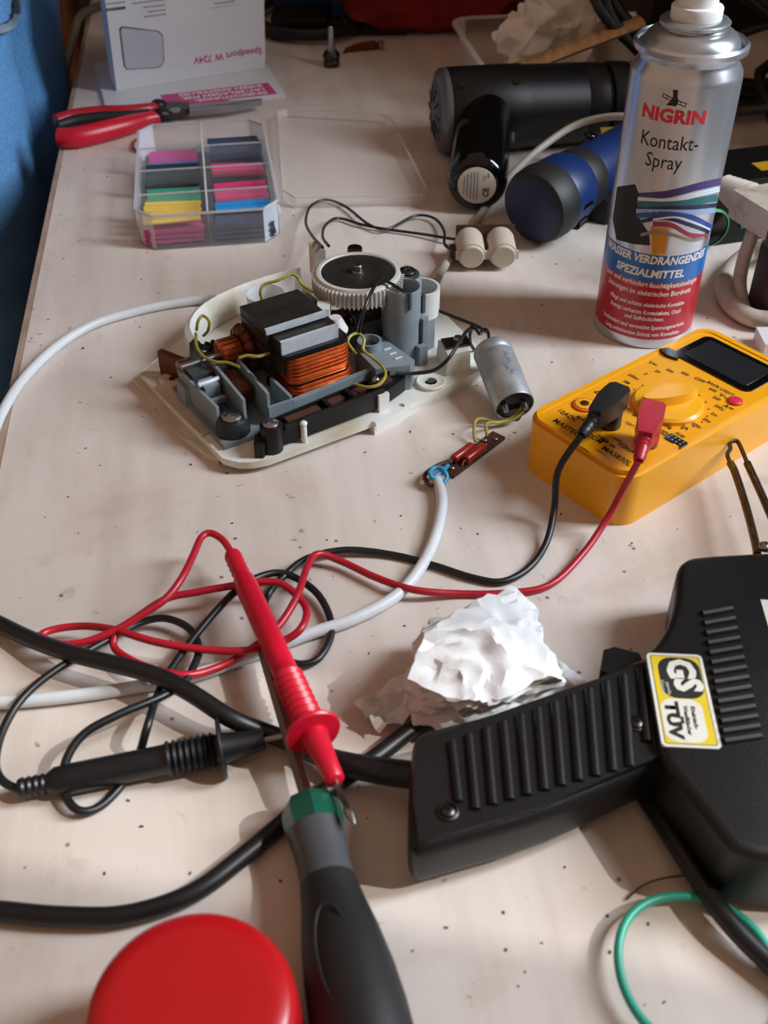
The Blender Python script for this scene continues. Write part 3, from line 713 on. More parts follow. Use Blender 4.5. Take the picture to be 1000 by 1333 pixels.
# ------------------------------------------------------------------ gear motor chassis
O0 = P(300, 606); e_ = (P(640, 482) - O0).normalized(); crz = math.atan2(e_.y, e_.x)
ch = thing('gear_motor_unit', 'opened appliance motor chassis on white base with copper coil and gear wheel', 'motor unit', O0, crz)
CHI = Matrix.Rotation(-crz, 3, 'Z')
def cl(px, py, z): return CHI @ (P(px, py, z) - O0)
def v3(a, b, c): return (a * .001, b * .001, c * .001)
def pg(pts): return [(a * .001, b * .001) for a, b in pts]
W, GRY, BLK = M_['base_white'], M_['grey_plastic'], M_['black_plastic']
def part(mb, name, m, parent=None, **kw): return mb.build(name, m, parent or ch, **kw)
def cbox(name, m, lo, hi, bev=.5, parent=None, rot=0, seg=2):
    lo, hi = Vector(v3(*lo)), Vector(v3(*hi)); M = None
    if rot:
        c = (lo + hi) / 2; M = Matrix.Translation(c) @ Matrix.Rotation(R(rot), 4, 'Z') @ Matrix.Translation(-c)
    return part(MB().box(lo, hi, bev * .001, M, seg), name, m, parent)
def ccyl(name, m, p0, p1, r0, r1=None, n=28, bev=0, parent=None):
    return part(MB().cyl(v3(*p0), v3(*p1), r0 * .001, None if r1 is None else r1 * .001, n, bev * .001), name, m, parent)
def cscrew(c, r=4, h=2, m='steel'):
    s = part(MB().lathe([(r * .001, c[2] * .001), (r * .001, (c[2] + h * .5) * .001), (r * .75e-3, (c[2] + h * .9) * .001), (r * .3e-3, (c[2] + h) * .001)], v3(c[0], c[1], 0), n=22), 'screw', M_[m])
    b = MB()
    for rt in (20, 110): b.box((-r * .6e-3, -.0004, 0), (r * .6e-3, .0004, .0003), M=Matrix.Translation(v3(c[0], c[1], c[2] + h)) @ Matrix.Rotation(R(rt), 4, 'Z'))
    part(b, 'cross_slot', M_['dark_grey_plastic'], s)
    return s
# base
base = part(MB().prism(pg([(-9, 105), (-8, 60), (-6, 20), (-5, -2), (1, -10.5), (8, -14.5), (16, -16.5), (84, -16.5), (85, -19.5), (103, -17.3), (113, -13.9), (130, -12.7), (153, -9.4), (177, -5), (181, 2), (187, 30), (193, 72), (165, 120), (120, 138), (45, 138), (22, 124)]), .004, .0085, .0012), 'base_plate', W)
part(MB().prism(pg([(85.5, -19), (103, -16.8), (113, -13.4), (130, -12.2), (153, -8.9), (177, -4.5), (180, 3), (176, -1), (152, -5), (113, -10), (86, -15)]), 0, .005, 0), 'front_wall', W, base)
part(MB().prism(pg([(84, -19.3), (86, -19.3), (88, -6), (85, -6)]), 0, .006, 0), 'notch_wall', W, base)
part(MB().prism(pg([(-13, 109), (-7, 104), (-5, 4), (-9, 12), (-13.5, 36), (-13, 80)]), .0, .004, .0008), 'left_flange', M_['aged_white'], base)
part(MB().prism(pg([(-11, 101), (16, 118), (20, 80), (4, 24), (-6, 22)]), .0084, .0096, .0006), 'stained_panel', M_['aged_white'], base)
cbox('edge_rib', W, (108, -14.8, 6), (111, -12, 10), .3, base)
cbox('clip_post', W, (92, -12, 8), (99, -9.5, 20), .3); cbox('clip_post', W, (95, -9.5, 8), (98, -3, 15), .3)
part(MB().lathe([(.0092, .0085), (.0092, .0105), (.0084, .011), (.0075, .0105), (.004, .0105), (.004, .0085)], v3(135, -2.5, 0), n=32), 'mounting_boss', W)
ccyl('boss_hole', M_['dark_grey_plastic'], (135, -2.5, 10.2), (135, -2.5, 10.7), 2.2)
part(MB().lathe([(.008, .0095), (.008, .0115), (.006, .012), (.003, .0115)], v3(3, 83, 0), n=28), 'mounting_boss', M_['aged_white'])
ccyl('boss_hole', M_['brass'], (3, 83, 11.4), (3, 83, 12), 2)
# corner block with clip
blk_ = part(MB().prism(pg([(148, -1), (164, -4), (172, 13), (154, 19)]), .008, .023, .001, taper=.08), 'corner_block', W)
part(MB().prism(pg([(151, 5), (167, 1), (171, 11), (155, 16)]), .023, .0245, .0004), 'clip_plate', M_['dark_steel'], blk_)
cscrew((163, 9, 24.5), 3.2, 2.5)
# rounded rear wall
arc = [(22, 96), (26, 112), (36, 126), (52, 137), (75, 144), (100, 147), (128, 146)]
b = MB()
outer = crom([Vector((x, y, 0)) for x, y in arc], 5)
for i in range(len(outer) - 1):
    p, q = outer[i], outer[i + 1]
    f = lambda v, k, z: Vector(v3(75 + (v.x - 75) * k, 100 + (v.y - 100) * k, z))
    A = [f(p, 1.04, 5), f(p, 1.0, 24), f(p, .93, 26), f(p, .86, 22), f(p, .8, 9)]; B = [f(q, 1.04, 5), f(q, 1.0, 24), f(q, .93, 26), f(q, .86, 22), f(q, .8, 9)]
    for k in range(4): b.bm.faces.new([b.bm.verts.new(x) for x in (A[k], B[k], B[k + 1], A[k + 1])])
bmesh.ops.remove_doubles(b.bm, verts=b.bm.verts, dist=1e-5)
part(b, 'rounded_rear_wall', M_['base_white'])
cup = part(MB().lathe([(.0115, .009), (.0125, .030), (.0128, .033), (.0118, .033), (.0112, .030), (.0105, .014)], v3(84, 112, 0), n=40), 'clear_cup', M_['clear_milky'])
part(MB().lathe([(.0108, .0135), (.0108, .020), (.006, .023)], v3(84, 112, 0), n=32), 'cup_insert', M_['aged_white'], cup)
cbox('support_rib', W, (50, 96, 8), (72, 99, 18), .5, rot=20)
# motor: core, bobbin, copper winding
core = cbox('core_upper', M_['iron'], (45, 35, 26), (84, 67, 56), .8)
cbox('core_band', M_['bright_steel'], (45, 33.4, 53.0), (84, 36, 56.3), .5, core)
core2 = cbox('core_lower', M_['iron'], (48.5, 25, 30), (86.5, 36, 51.5), .8)
cbox('core_band', M_['bright_steel'], (49, 23.6, 43.5), (86.5, 26, 51.8), .5, core2)
b = MB()
for k in range(9): b.box(v3(44.6 if k % 2 else 45.2, 36, 28 + k * 3), v3(84.2, 66.8, 29.6 + k * 3))
part(b, 'laminations', M_['dark_steel'], core)
bob = part(MB().prism(pg(rr_) if False else [(x, y) for x, y in rrect(.0485, .0205, .0925, .052, .004, 3)], .0405, .0435, .0005), 'bobbin_flange', BLK)
part(MB().prism(rrect(.0495, .0205, .0955, .052, .004, 3), .0105, .013, .0004), 'bobbin_flange', BLK)
def winding(name, x0, y0, x1, y1, z0, z1, turns, r, m):
    base_ = rrect(x0, y0, x1, y1, .006, 4); n = len(base_); pts = []
    for t in range(turns):
        for i, (x, y) in enumerate(base_):
            z = z0 + (z1 - z0) * (t + i / n) / turns; bl = 1 + .012 * math.sin(t * 2.1) + .02 * math.sin(math.pi * (z - z0) / (z1 - z0))
            cx, cy = (x0 + x1) / 2, (y0 + y1) / 2
            pts.append(Vector(((cx + (x - cx) * bl), (cy + (y - cy) * bl), z)))
    return part(MB().tube(pts, r, 5, smooth=0), name, m)
winding('copper_winding', .0525, .0205, .0925, .050, .0228, .0398, 20, .00062, M_['copper'])
winding('copper_winding', .0545, .0212, .0945, .050, .0135, .0208, 9, .00058, M_['copper'])
part(MB().prism(rrect(.054, .0222, .0935, .049, .005, 4), .013, .0402, 0), 'winding_core', M_['dark_copper'])
part(MB().prism(rrect(.0528, .0208, .0935, .0495, .006, 4), .0212, .0224, 0), 'winding_tape', BLK)
# shaft, commutator, armature, worm
SZ, SB = 31, 62
ccyl('shaft', M_['steel'], (2, SB, SZ), (128, SB, SZ), 2.2)
com = ccyl('commutator', M_['copper'], (27, SB, SZ), (39, SB, SZ), 9, bev=.5)
b = MB()
for i in range(16):
    a = 2 * math.pi * i / 16; c, s_ = math.cos(a), math.sin(a)
    b.box((-.0058, -.0004, .0089), (.0058, .0004, .0094), M=Matrix.Translation(v3(33, SB, SZ)) @ Matrix.Rotation(a, 4, 'X'))
part(b, 'commutator_slots', M_['brown_board'], com)
for a0, a1 in ((40, 47), (85, 92)):
    b = MB()
    for i in range(12):
        a = 2 * math.pi * i / 12; b.ball(v3((a0 + a1) / 2, SB + 10 * math.cos(a), SZ + 10 * math.sin(a)), .0052, 2, (.9, 1, 1))
    part(b, 'armature_winding', M_['dark_copper'])
ccyl('armature_end', M_['brown_board'], (41, SB, SZ), (48, SB, SZ), 11, bev=1)
part(MB().ball(v3(100, SB - 8, SZ + 2), .0095, 3, (1, 1, .95)), 'bronze_bearing', M_['brass'])
cbox('bearing_bridge', M_['dark_copper'], (96, SB - 16, 40), (128, SB - 9, 42), .5, rot=-10)
part(MB().prism(pg([(84, 44), (91, 42), (97, 50), (90, 54)]), .034, .052, .001), 'white_clip', M_['white_plastic'])
part(MB().lathe([(.007, 0), (.0075, .002), (.0035, .010)], v3(93, 38, 38), n=20), 'white_clip', M_['white_plastic'])
b = MB()
hp = [Vector(v3(108 + t * .28, SB - 16 + 4.5 * math.cos(t * .9), 38 + 4.5 * math.sin(t * .9))) for t in range(70)]
b.tube(hp, .0011, 6, smooth=0); part(b, 'worm', M_['dark_steel'])
ccyl('worm_core', M_['dark_steel'], (106, SB - 16, 38), (128, SB - 16, 38), 3.6)
# gear wheel
gc = cl(466, 353, .060); gx, gy = gc.x, gc.y; GR = .0285
b = MB(); T = 64; prof = []
for i in range(T):
    for da, rr in ((0, GR - .0022), (.22, GR - .0022), (.34, GR), (.66, GR), (.78, GR - .0022)):
        a = 2 * math.pi * (i + da) / T; prof.append((gx + rr * math.cos(a), gy + rr * math.sin(a)))
b.prism(prof, .049, .0588, 0); gear = part(b, 'gear_wheel', M_['gear_white'], ang=25)
part(MB().lathe([(GR - .0022, .0588), (GR - .003, .0602), (GR - .005, .0605), (GR - .0058, .0598), (GR - .006, .0585)], (gx, gy, 0), n=72, caps=False), 'gear_rim', M_['gear_white'], gear)
part(MB().lathe([(GR - .0058, .0585), (GR - .0058, .0595), (.004, .0597)], (gx, gy, 0), n=64), 'gear_disc', M_['iron'], gear)
part(MB().lathe([(.0042, .0595), (.0042, .0603), (.003, .0607), (.0028, .064), (.0022, .0645)], (gx, gy, 0), n=24), 'gear_hub', M_['steel'], gear)
part(MB().lathe([(.005, .008), (.005, .049)], (gx, gy, 0), n=24), 'gear_axle', M_['dark_steel'])
part(MB().lathe([(.016, .0085), (.014, .03), (.010, .046)], (gx + .004, gy + .004, 0), n=32), 'gear_pedestal', GRY)
q = cl(462, 324, .048); part(MB().cyl(Vector((q.x, q.y, .0085)), Vector((q.x, q.y, .0495)), .005, None, 18, .001), 'rear_stud', M_['dark_steel'])
# grey frame pieces
cbox('coil_tray', GRY, (46, 9, 9), (104, 12.5, 22.5), .5, rot=4)
cbox('coil_tray_floor', GRY, (44, 8, 8.5), (104, 24, 10.5), .4)
bl = part(MB().prism(pg([(101, 6), (121, -1), (126, 2), (124, 36), (110, 38), (103, 33)]), .0085, .026, .0008), 'terminal_block', GRY)
part(MB().lathe([(.0075, .0255), (.0075, .031), (.0062, .031), (.0058, .0262)], v3(111, 29, 0), n=28), 'socket_ring', GRY, bl)
ccyl('socket_hole', M_['dark_grey_plastic'], (111, 29, 25.8), (111, 29, 26.6), 5.6, parent=bl)
for k in range(3): cbox('slot', M_['white_plastic'], (116.5, 8.5 + k * 6, 25.9), (121.5, 9.6 + k * 6, 26.5), .2, bl)
tc_ = cl(528, 470, .010)
tx, ty = 137, 33
tow = part(MB().lathe([(.0125, .0085), (.0118, .02), (.0115, .057), (.0108, .0585), (.0098, .0575), (.0095, .050)], v3(tx, ty, 0), n=40), 'tower', GRY)
cbox('tower_slot', M_['dark_grey_plastic'], (tx - 3, ty - 12.2, 48), (tx - 1, ty - 10.5, 59), .1, tow, rot=18)
cbox('tower_rib', GRY, (tx + 8, ty - 12, 8.5), (tx + 11, ty - 5, 38), .4, tow)
cbox('tower_rib', GRY, (tx + 3, ty - 16, 8.5), (tx + 9, ty - 12, 22), .4, tow)
cbox('tower_window', M_['dark_grey_plastic'], (tx + 9.4, ty - 8, 40), (tx + 11.8, ty - 4, 52), .2, tow, rot=10)
part(MB().prism(pg([(tx + 10, ty - 4), (tx + 24, ty - 2), (tx + 24, ty + 0), (tx + 10, ty - 1)]), .0085, .034, .0005, taper=.05), 'tower_fin', GRY, tow)
pst = part(MB().lathe([(.0095, .0085), (.009, .054), (.008, .0555)], v3(150, 47, 0), n=30), 'screw_post', GRY)
ccyl('washer', M_['dark_grey_plastic'], (150, 47, 55.5), (150, 47, 57), 7.5, parent=pst)
cscrew((150, 47, 57), 5.5, 3, 'dark_steel')
part(MB().lathe([(.012, .030), (.012, .048), (.0105, .048), (.0105, .030)], v3(157, 42, 0), n=32, caps=False), 'white_collar', M_['white_plastic'])
# left frame: floor and fins
cbox('left_frame_floor', GRY, (-1, 4, 8.5), (46, 74, 12), .6)
for a, b0, b1, z, rt in ((2, 18, 66, 28, 2), (17, 10, 58, 33, -3), (31, 8, 50, 33, -3), (44, 8, 32, 26, 0)):
    cbox('frame_fin', GRY, (a, b0, 11), (a + 1.8, b1, z), .4, rot=rt)
cbox('frame_fin', GRY, (30, 7, 11), (46, 8.8, 24), .4)
cbox('brush_holder', M_['dark_grey_plastic'], (4, 50, 14), (26, 72, 30), 1)
cbox('carbon_brush', M_['dark_copper'], (20, 24, 20), (29, 48, 29), .5)
cbox('brush_spring_clip', M_['grey_plastic'], (5, 36, 20), (14, 46, 30), 1)
ccyl('clip_pin', M_['bright_steel'], (3, 41, 30), (16, 41, 30), 1.8)
cbox('clip_tongue', M_['grey_plastic'], (5, 29, 22), (14, 32, 25), .5)
ccyl('brush_cap', M_['brass'], (2, 66, 26), (9, 66, 26), 6.5, bev=1)
part(MB().prism(pg([(-2, 52), (7, 50), (10, 62), (5, 70), (-2, 65)]), .0095, .022, .002, taper=.2), 'worn_bracket', M_['grey_plastic'])
cbox('rear_bracket', M_['dark_copper'], (4, 76, 10), (8, 96, 26), .5, rot=24)
cbox('rear_bracket', M_['dark_grey_plastic'], (26, 74, 10), (44, 80, 27), .6, rot=5)
for i in range(3): cbox('brush_lead_clip', M_['dark_steel'], (22 + i * 4, 70, 30), (24 + i * 4, 78, 33), .3, rot=30)
cbox('rear_frame', M_['dark_grey_plastic'], (40, 68, 9), (100, 82, 26), 1)
cbox('rear_frame', GRY, (78, 64, 30), (96, 76, 46), 1)
# rubber mount
mnt = part(MB().lathe([(.0095, .0085), (.010, .011), (.0095, .0175), (.0085, .019), (.0085, .0195), (.0075, .021)], v3(10, 14, 0), n=32), 'rubber_mount', M_['rubber_black'])
cscrew((10, 14, 21), 6, 2.8)
# black terminal strip along the front edge
ts = part(MB().prism(pg([(16, -6), (28, 2), (112, 7), (120, 4), (116, -3), (96, -10), (30, -12), (22, -10)]), .0105, .020, .0008), 'terminal_strip', BLK)
for p, q in (((30, -11.6), (97, -9.6)), ((30, -3), (112, 4))):
    part(MB().prism(pg([(p[0], p[1] - .6), (q[0], q[1] - .6), (q[0], q[1] + .9), (p[0], p[1] + .9)]), .0195, .0235, .0003), 'strip_wall', BLK, ts)
for a, wd in ((34, 22), (62, 11), (78, 12), (95, 12)):
    cbox('contact_plate', M_['brown_board'], (a, -7.5 + (a - 34) * .07, 19.8), (a + wd, -2.5 + (a - 34) * .07, 22), .4, ts, rot=3)
for a in (59, 75, 91): cbox('strip_divider', BLK, (a, -9, 19.5), (a + 2.5, -1, 24.5), .3, ts)
part(MB().ball(v3(96, -2, 24), .003, 2), 'solder_joint', M_['steel'], ts)
part(MB().prism(pg([(10, -12), (14, -14.5), (24, -8), (22, -2), (15, -4)]), .0085, .018, .0006), 'strip_hook', BLK, ts)
ccyl('strip_post', BLK, (22.5, -9.5, 8.5), (22.5, -9.5, 25.5), 6.2, bev=.5, parent=ts)
cscrew((22.5, -9.5, 25.5), 4.6, 2.2)
ccyl('locating_pin', M_['white_plastic'], (41, -13, 8.5), (41, -13, 21), 1.8, bev=.4)
part(MB().ball(v3(41, -13, 21), .0024, 2, (1, 1, .7)), 'locating_pin', M_['white_plastic'])
# wiring on the chassis
def wire(name, m, pts, r=.00095): return part(MB().tube([cl(*p) for p in pts], r, 8, smooth=6), name, M_[m])
wire('yellow_wire', 'wire_yellow', [(342, 392, .045), (339, 380, .052), (345, 370, .056), (362, 365, .058), (380, 357, .060), (388, 362, .058), (394, 371, .056), (408, 380, .054)])
wire('yellow_wire', 'wire_yellow', [(256, 430, .036), (258, 418, .042), (264, 411, .044), (272, 418, .042), (271, 430, .036), (265, 437, .030)])
wire('yellow_wire', 'wire_yellow', [(255, 434, .036), (256, 450, .036), (264, 463, .035), (280, 471, .035), (296, 472, .035), (312, 478, .034)])
wire('yellow_wire', 'wire_yellow', [(311, 466, .042), (322, 463, .043), (336, 464, .043), (350, 460, .042)])
wire('yellow_wire', 'wire_yellow', [(463, 460, .030), (453, 446, .038), (457, 437, .040), (467, 434, .040), (474, 442, .038), (473, 455, .034), (484, 465, .031), (497, 476, .030), (502, 488, .028), (494, 500, .027), (478, 504, .026), (462, 500, .025)])
wire('bare_wire', 'steel', [(325, 486, .033), (337, 497, .033), (349, 508, .031)], .0005)
wire('black_wire', 'lead_black', [(467, 432, .046), (473, 408, .060), (481, 386, .066), (490, 369, .066), (497, 363, .064), (507, 368, .062), (516, 373, .060), (523, 378, .054)], .0011)
wire('black_wire', 'lead_black', [(548, 385, .040), (553, 396, .036), (575, 406, .032), (600, 416, .030), (620, 424, .030), (633, 432, .030)], .0011)
wire('black_wire', 'lead_black', [(516, 487, .022), (540, 486, .020), (565, 482, .022), (583, 468, .030), (597, 447, .034), (608, 431, .034), (620, 425, .030)], .0012)
wire('black_wire', 'lead_black', [(420, 322, .050), (405, 305, .020), (398, 288, .010), (405, 268, .004), (425, 260, .003), (450, 269, .003), (480, 292, .004), (505, 298, .004), (540, 281, .004), (565, 284, .004), (578, 300, .006), (579, 318, .010), (590, 326, .010)], .0011)
wire('black_wire', 'lead_black', [(428, 320, .050), (420, 308, .025), (424, 293, .010), (440, 284, .003), (470, 292, .003), (500, 298, .0025), (545, 304, .003), (600, 312, .006), (618, 306, .012), (627, 310, .014)], .0011)
part(MB().prism([tuple(cl(x, y, .03)[:2]) for x, y in ((402, 322), (412, 320), (424, 332), (410, 336))], .012, .034, .0005), 'rear_tab', M_['aged_white'])

# ------------------------------------------------------------------ capacitor
c1, c2 = P(640, 454, .0235), P(667, 521, .0132); c2 = c1 + (c2 - c1).normalized() * .048
cp0 = (c1 + c2) / 2; cp0.z = 0
cap = thing('capacitor', 'silver cylindrical capacitor lying beside the white motor base', 'capacitor', cp0)
ax = c2 - c1; L = ax.length
MB().lathe([(.0100, 0), (.0117, .0012), (.0121, .0025), (.0121, .007), (.0116, .0078), (.0116, .0088), (.0121, .0096), (.0121, L - .001), (.0118, L), (.0112, L), (.0110, L - .002)], c1 - cp0, ax, 40).build('can', M_['aluminium'], cap)
e = MB().lathe([(.0114, L - .0025), (.0112, L - .0012), (.003, L - .0010)], c1 - cp0, ax, 36).build('end_disc', M_['gloss_black'], cap)
ux = ax.normalized(); si = ux.cross(Vector((0, 0, 1))).normalized()
for s_, n_ in ((-.006, .0022), (.006, .0022)):
    q = c2 - cp0 + si * s_; MB().cyl(q - ux * .001, q + ux * .003, n_, n_ * .7, 14).build('terminal', M_['steel'], e)
qq = c1 - cp0
MB().cyl(qq, qq - ux * .006, .0016, .0014, 12).build('terminal_stud', M_['steel'], cap)
def wp(px, py, z): return P(px, py, z) - cp0
MB().tube([qq - ux * .005, wp(635, 431, .034), wp(629, 429, .034), wp(625, 435, .034), wp(620, 429, .034), wp(613, 424, .034)], .0010, 8, smooth=5).build('black_wire', M_['lead_black'], cap)
MB().tube([wp(616, 424, .026), wp(612, 435, .022), wp(613, 448, .015), wp(620, 458, .008)], .0011, 8, smooth=5).build('black_wire', M_['lead_black'], cap)
nv = (Vector((.25, 0, CAMH + .1)) - c1); nv -= ux * nv.dot(ux); nv.normalize(); bv = nv.cross(ux)
b = MB(); r_ = random.Random(4)                          # worn, unreadable ink marks
for i_ in range(11):
    b.box((-.0007, -.0009, 0), (.0007, .0009, .0002), M=frame(c1 - cp0 + ux * (.015 + i_ * .0017) + nv * .0121 - bv * r_.uniform(-.002, .0015), ux, bv))
b.build('worn_print', M_['print_grey'], cap, smooth=False)
tw = [wp(681, 525, .012), wp(676, 535, .008), wp(662, 546, .004), wp(645, 549, .004), (wp(628, 545, .006)), wp(619, 548, .010), wp(617, 562, .006), wp(619, 575, .003)]
MB().tube(tw, .0009, 8, smooth=5).build('yellow_wire', M_['wire_yellow'], cap)
MB().tube([p + Vector((.002, -.0015, .0005)) for p in tw[:4]] + [wp(634, 551, .008), wp(633, 560, .006), wp(634, 568, .003)], .0009, 8, smooth=5).build('yellow_wire', M_['wire_yellow'], cap)
MB().tube([wp(680, 530, .008), wp(676, 540, .003), wp(673, 545, .001)], .0018, 8, smooth=4).build('burnt_joint', M_['brown_board'], cap)

# ------------------------------------------------------------------ resistor board
r1, r2 = P(583, 612, .004), P(650, 562, .004)
rb0 = (r1 + r2) / 2; rb0.z = 0
rd = (r2 - r1); rd.z = 0; RL = rd.length; rang = math.atan2(rd.y, rd.x)
brd = thing('resistor_board', 'narrow brown circuit strip carrying two red resistors', 'circuit board', rb0, rang)
MB().box((-RL / 2, -.0045, .0005), (RL / 2, .0045, .0025), .0003).build('board', M_['brown_board'], brd)
for s_ in (-1, 1):
    x0, y0 = -.0155 + (0.004 if s_ < 0 else 0), .0028 * s_
    rr = MB().cyl((x0, y0, .0052), (x0 + .017, y0, .0052), .0026, None, 18, .0006).build('resistor', M_['resistor_red'], brd)
    MB().tube([(x0 - .003, y0, .0025), (x0 - .0022, y0, .005), (x0, y0, .0052)], .0005, 8, smooth=3).build('resistor_leg', M_['steel'], rr)
    MB().tube([(x0 + .017, y0, .0052), (x0 + .0195, y0, .005), (x0 + .0205, y0, .0025)], .0005, 8, smooth=3).build('resistor_leg', M_['steel'], rr)
for x, y in ((.013, .002), (.018, -.002), (-.020, 0)): MB().ball((x, y, .003), .0016, 2, (1, 1, .7)).build('solder_joint', M_['steel'], brd)
RI = Matrix.Rotation(-rang, 3, 'Z')
def rl(px, py, z): return RI @ (P(px, py, z) - rb0)
MB().tube([rl(583, 606, .004), rl(577, 613, .006), rl(570, 618, .007), rl(563, 622, .007), rl(560, 616, .008), rl(564, 610, .008), rl(572, 609, .008), rl(579, 614, .008), rl(582, 622, .006), rl(577, 630, .005)], .0013, 10, smooth=6).build('blue_wire', M_['wire_blue'], brd)
MB().tube([rl(590, 600, .004), rl(575, 604, .004), rl(560, 612, .004), rl(553, 620, .004), rl(558, 630, .004), rl(567, 632, .004)], .0013, 10, smooth=6).build('brown_wire', M_['brown_board'], brd)

# ------------------------------------------------------------------ white cables
c0 = P(450, 810); pts = [P(568, 622, .005), P(574, 640, .004), P(575, 662, .004), P(566, 700, .0035), P(548, 738, .0035), P(515, 776, .0035), P(460, 806, .0035), P(400, 826, .0035), P(330, 852, .0035), P(250, 880, .0035), P(160, 897, .0035), P(80, 908, .0035), P(0, 915, .0035), P(-70, 918, .0035)]
single(MB().tube(pts, [.0026, .0031] + [.0030] * 12, 14, smooth=6), 'mains_cable', M_['cord_white'], 'white mains cable running from the resistor board to the left under the leads', 'cable', c0)
c0 = P(120, 425); pts = [P(-25, 640, -.020), P(-12, 575, .0005), P(8, 527, .003), P(35, 488, .0033), P(75, 450, .0033), P(120, 423, .0033), P(170, 407, .0033), P(215, 397, .0033), P(262, 390, .004), P(285, 388, .008)]
single(MB().tube(pts, .0031, 14, smooth=6), 'mains_cable', M_['cord_white'], 'white cable curving from the left bench edge up to the motor unit', 'cable', c0)
c0 = P(610, 300); pts = [P(566, 372, .020), P(574, 355, .010), P(588, 332, .0035), P(612, 298, .0035), P(642, 258, .006), P(672, 222, .014), P(705, 192, .024), P(745, 165, .035), P(785, 153, .045), P(825, 153, .050), P(870, 165, .046), P(910, 200, .02), P(935, 235, .004)]
single(MB().tube(pts, .0030, 12, smooth=6), 'mains_cable', M_['cord_grey'] if False else mk('cord_offwhite', '#b9b3a8', .45, var=.15, vscale=40), 'off-white cable passing behind the spray can and over the blue tool', 'cable', c0)

# ------------------------------------------------------------------ pair of push buttons
bp0 = P(632, 348); bp0.z = 0
pb = thing('push_button_pair', 'pair of off-white round push buttons on a brown bracket', 'switch', bp0, R(2))
for s_ in (-1, 1):
    x = .0112 * s_ * 1.02
    bb = MB().lathe([(.0098, 0), (.0102, .001), (.0102, .020), (.0095, .0225)], (x, -.006, .0125), (0, 1, .12), 32).build('button_body', mk('ivory', '#c3b9a8', .5, var=.12, vscale=40) if s_ < 0 else M_['ivory'], pb)
    MB().lathe([(.0082, -.003), (.0088, -.0025), (.0090, .001)], (x, -.006, .0125), (0, 1, .12), 32).build('button_cap', M_['ivory'], bb)
    for t_ in (-1, 1): MB().box((x + t_ * .0095 - .0018, -.0065, .0095), (x + t_ * .0095 + .0018, -.0035, .0155), .0004).build('side_tab', M_['ivory'], bb)
MB().box((-.021, .017, .004), (.022, .0185, .025), .0004).build('bracket', M_['brown_board'], pb)
MB().box((-.0025, .002, .004), (.0025, .018, .016), .0004).build('bracket_web', M_['brown_board'], pb)
MB().box((-.026, .002, .006), (-.0215, .012, .013), .0006).build('bracket_end', M_['brown_board'], pb)

# ------------------------------------------------------------------ crumpled tissue
tcen = P(617, 903); tcen.z = 0
b = paper_wad((.048, .037, .026), 8, .36, 2, .05, 3)
o = b.build('crumpled_tissue', M_['tissue_white'], None, ang=22); o.location = tcen; o.rotation_euler.z = R(35)
for k, (cx, cy, w_) in enumerate(((-.034, .012, .020), (.022, -.026, .024))):
    b = MB(); N_ = 9; g2 = [[b.bm.verts.new((cx + (i / (N_ - 1) - .5) * w_ * 1.6, cy + (j / (N_ - 1) - .5) * w_, .006 + .006 * noise.noise(Vector((i * .5, j * .5, k * 7))) + .004 * abs(noise.noise(Vector((i * .9, j * .9, k)))))) for j in range(N_)] for i in range(N_)]
    for i in range(N_ - 1):
        for j in range(N_ - 1): b.bm.faces.new((g2[i][j], g2[i + 1][j], g2[i + 1][j + 1], g2[i][j + 1]))
    b.build('loose_flap', M_['tissue_white'], o)
tag(o, 'crumpled white paper tissue with brown stains beside the soldering gun grip', 'tissue')

# ------------------------------------------------------------------ screwdriver
s0, s1 = P(398, 1036, .0125), P(345, 852, .0105)
sdir = (s0 - s1).normalized(); send = s0 + (P(455, 1333, .015) - s0).normalized() * .118
sd0 = (s0 + send) / 2; sd0.z = 0
scd = thing('screwdriver', 'screwdriver with green collar and dark grey soft handle in the foreground', 'screwdriver', sd0)
hax = (P(470, 1333, .015) - P(402, 1040, .0125)); hax.z = .004; hax.normalize()
hp0 = P(402, 1042, .0125) - sd0
prof_h = [(.0070, 0), (.0098, .0015), (.0116, .005), (.0119, .010), (.0112, .0150)]
MB().lathe(prof_h, hp0, hax, 8).build('collar', M_['green_handle'], scd, ang=20)
MB().lathe([(.0111, .0150), (.0104, .022), (.0099, .030), (.0103, .038)], hp0, hax, 32, sx=1.0).build('grip_neck', M_['grey_handle'], scd)
g_ = MB().lathe([(.0104, .038), (.0118, .048), (.0140, .060), (.0158, .074), (.0166, .088), (.0165, .100), (.0150, .112), (.0115, .119), (.006, .122)], hp0, hax, 40).build('grip', M_['dark_handle'], scd)
b = MB()
top = hp0 + hax * .075 + Vector((-.004, 0, .0150)); sdv = hax.cross(Vector((0, 0, 1))).normalized()
b.tube([top + hax * (.020 * math.cos(t)) + sdv * (.0065 * math.sin(t)) - Vector((0, 0, abs(math.sin(t)) * .0016)) for t in [2 * math.pi * i / 24 for i in range(24)]], .0005, 6, closed=True, smooth=0)
b.build('thumb_outline', M_['dark_handle'], g_)
sh0 = P(402, 1046, .0125) - sd0; sh1 = P(343, 846, .0090) - sd0
MB().lathe([(.0030, 0), (.0030, (sh1 - sh0).length - .004), (.0028, (sh1 - sh0).length)], sh0, sh1 - sh0, 6).build('shaft', mk('blade_steel', '#8d8884', .35, .6, var=.2, vscale=60), scd, ang=20)

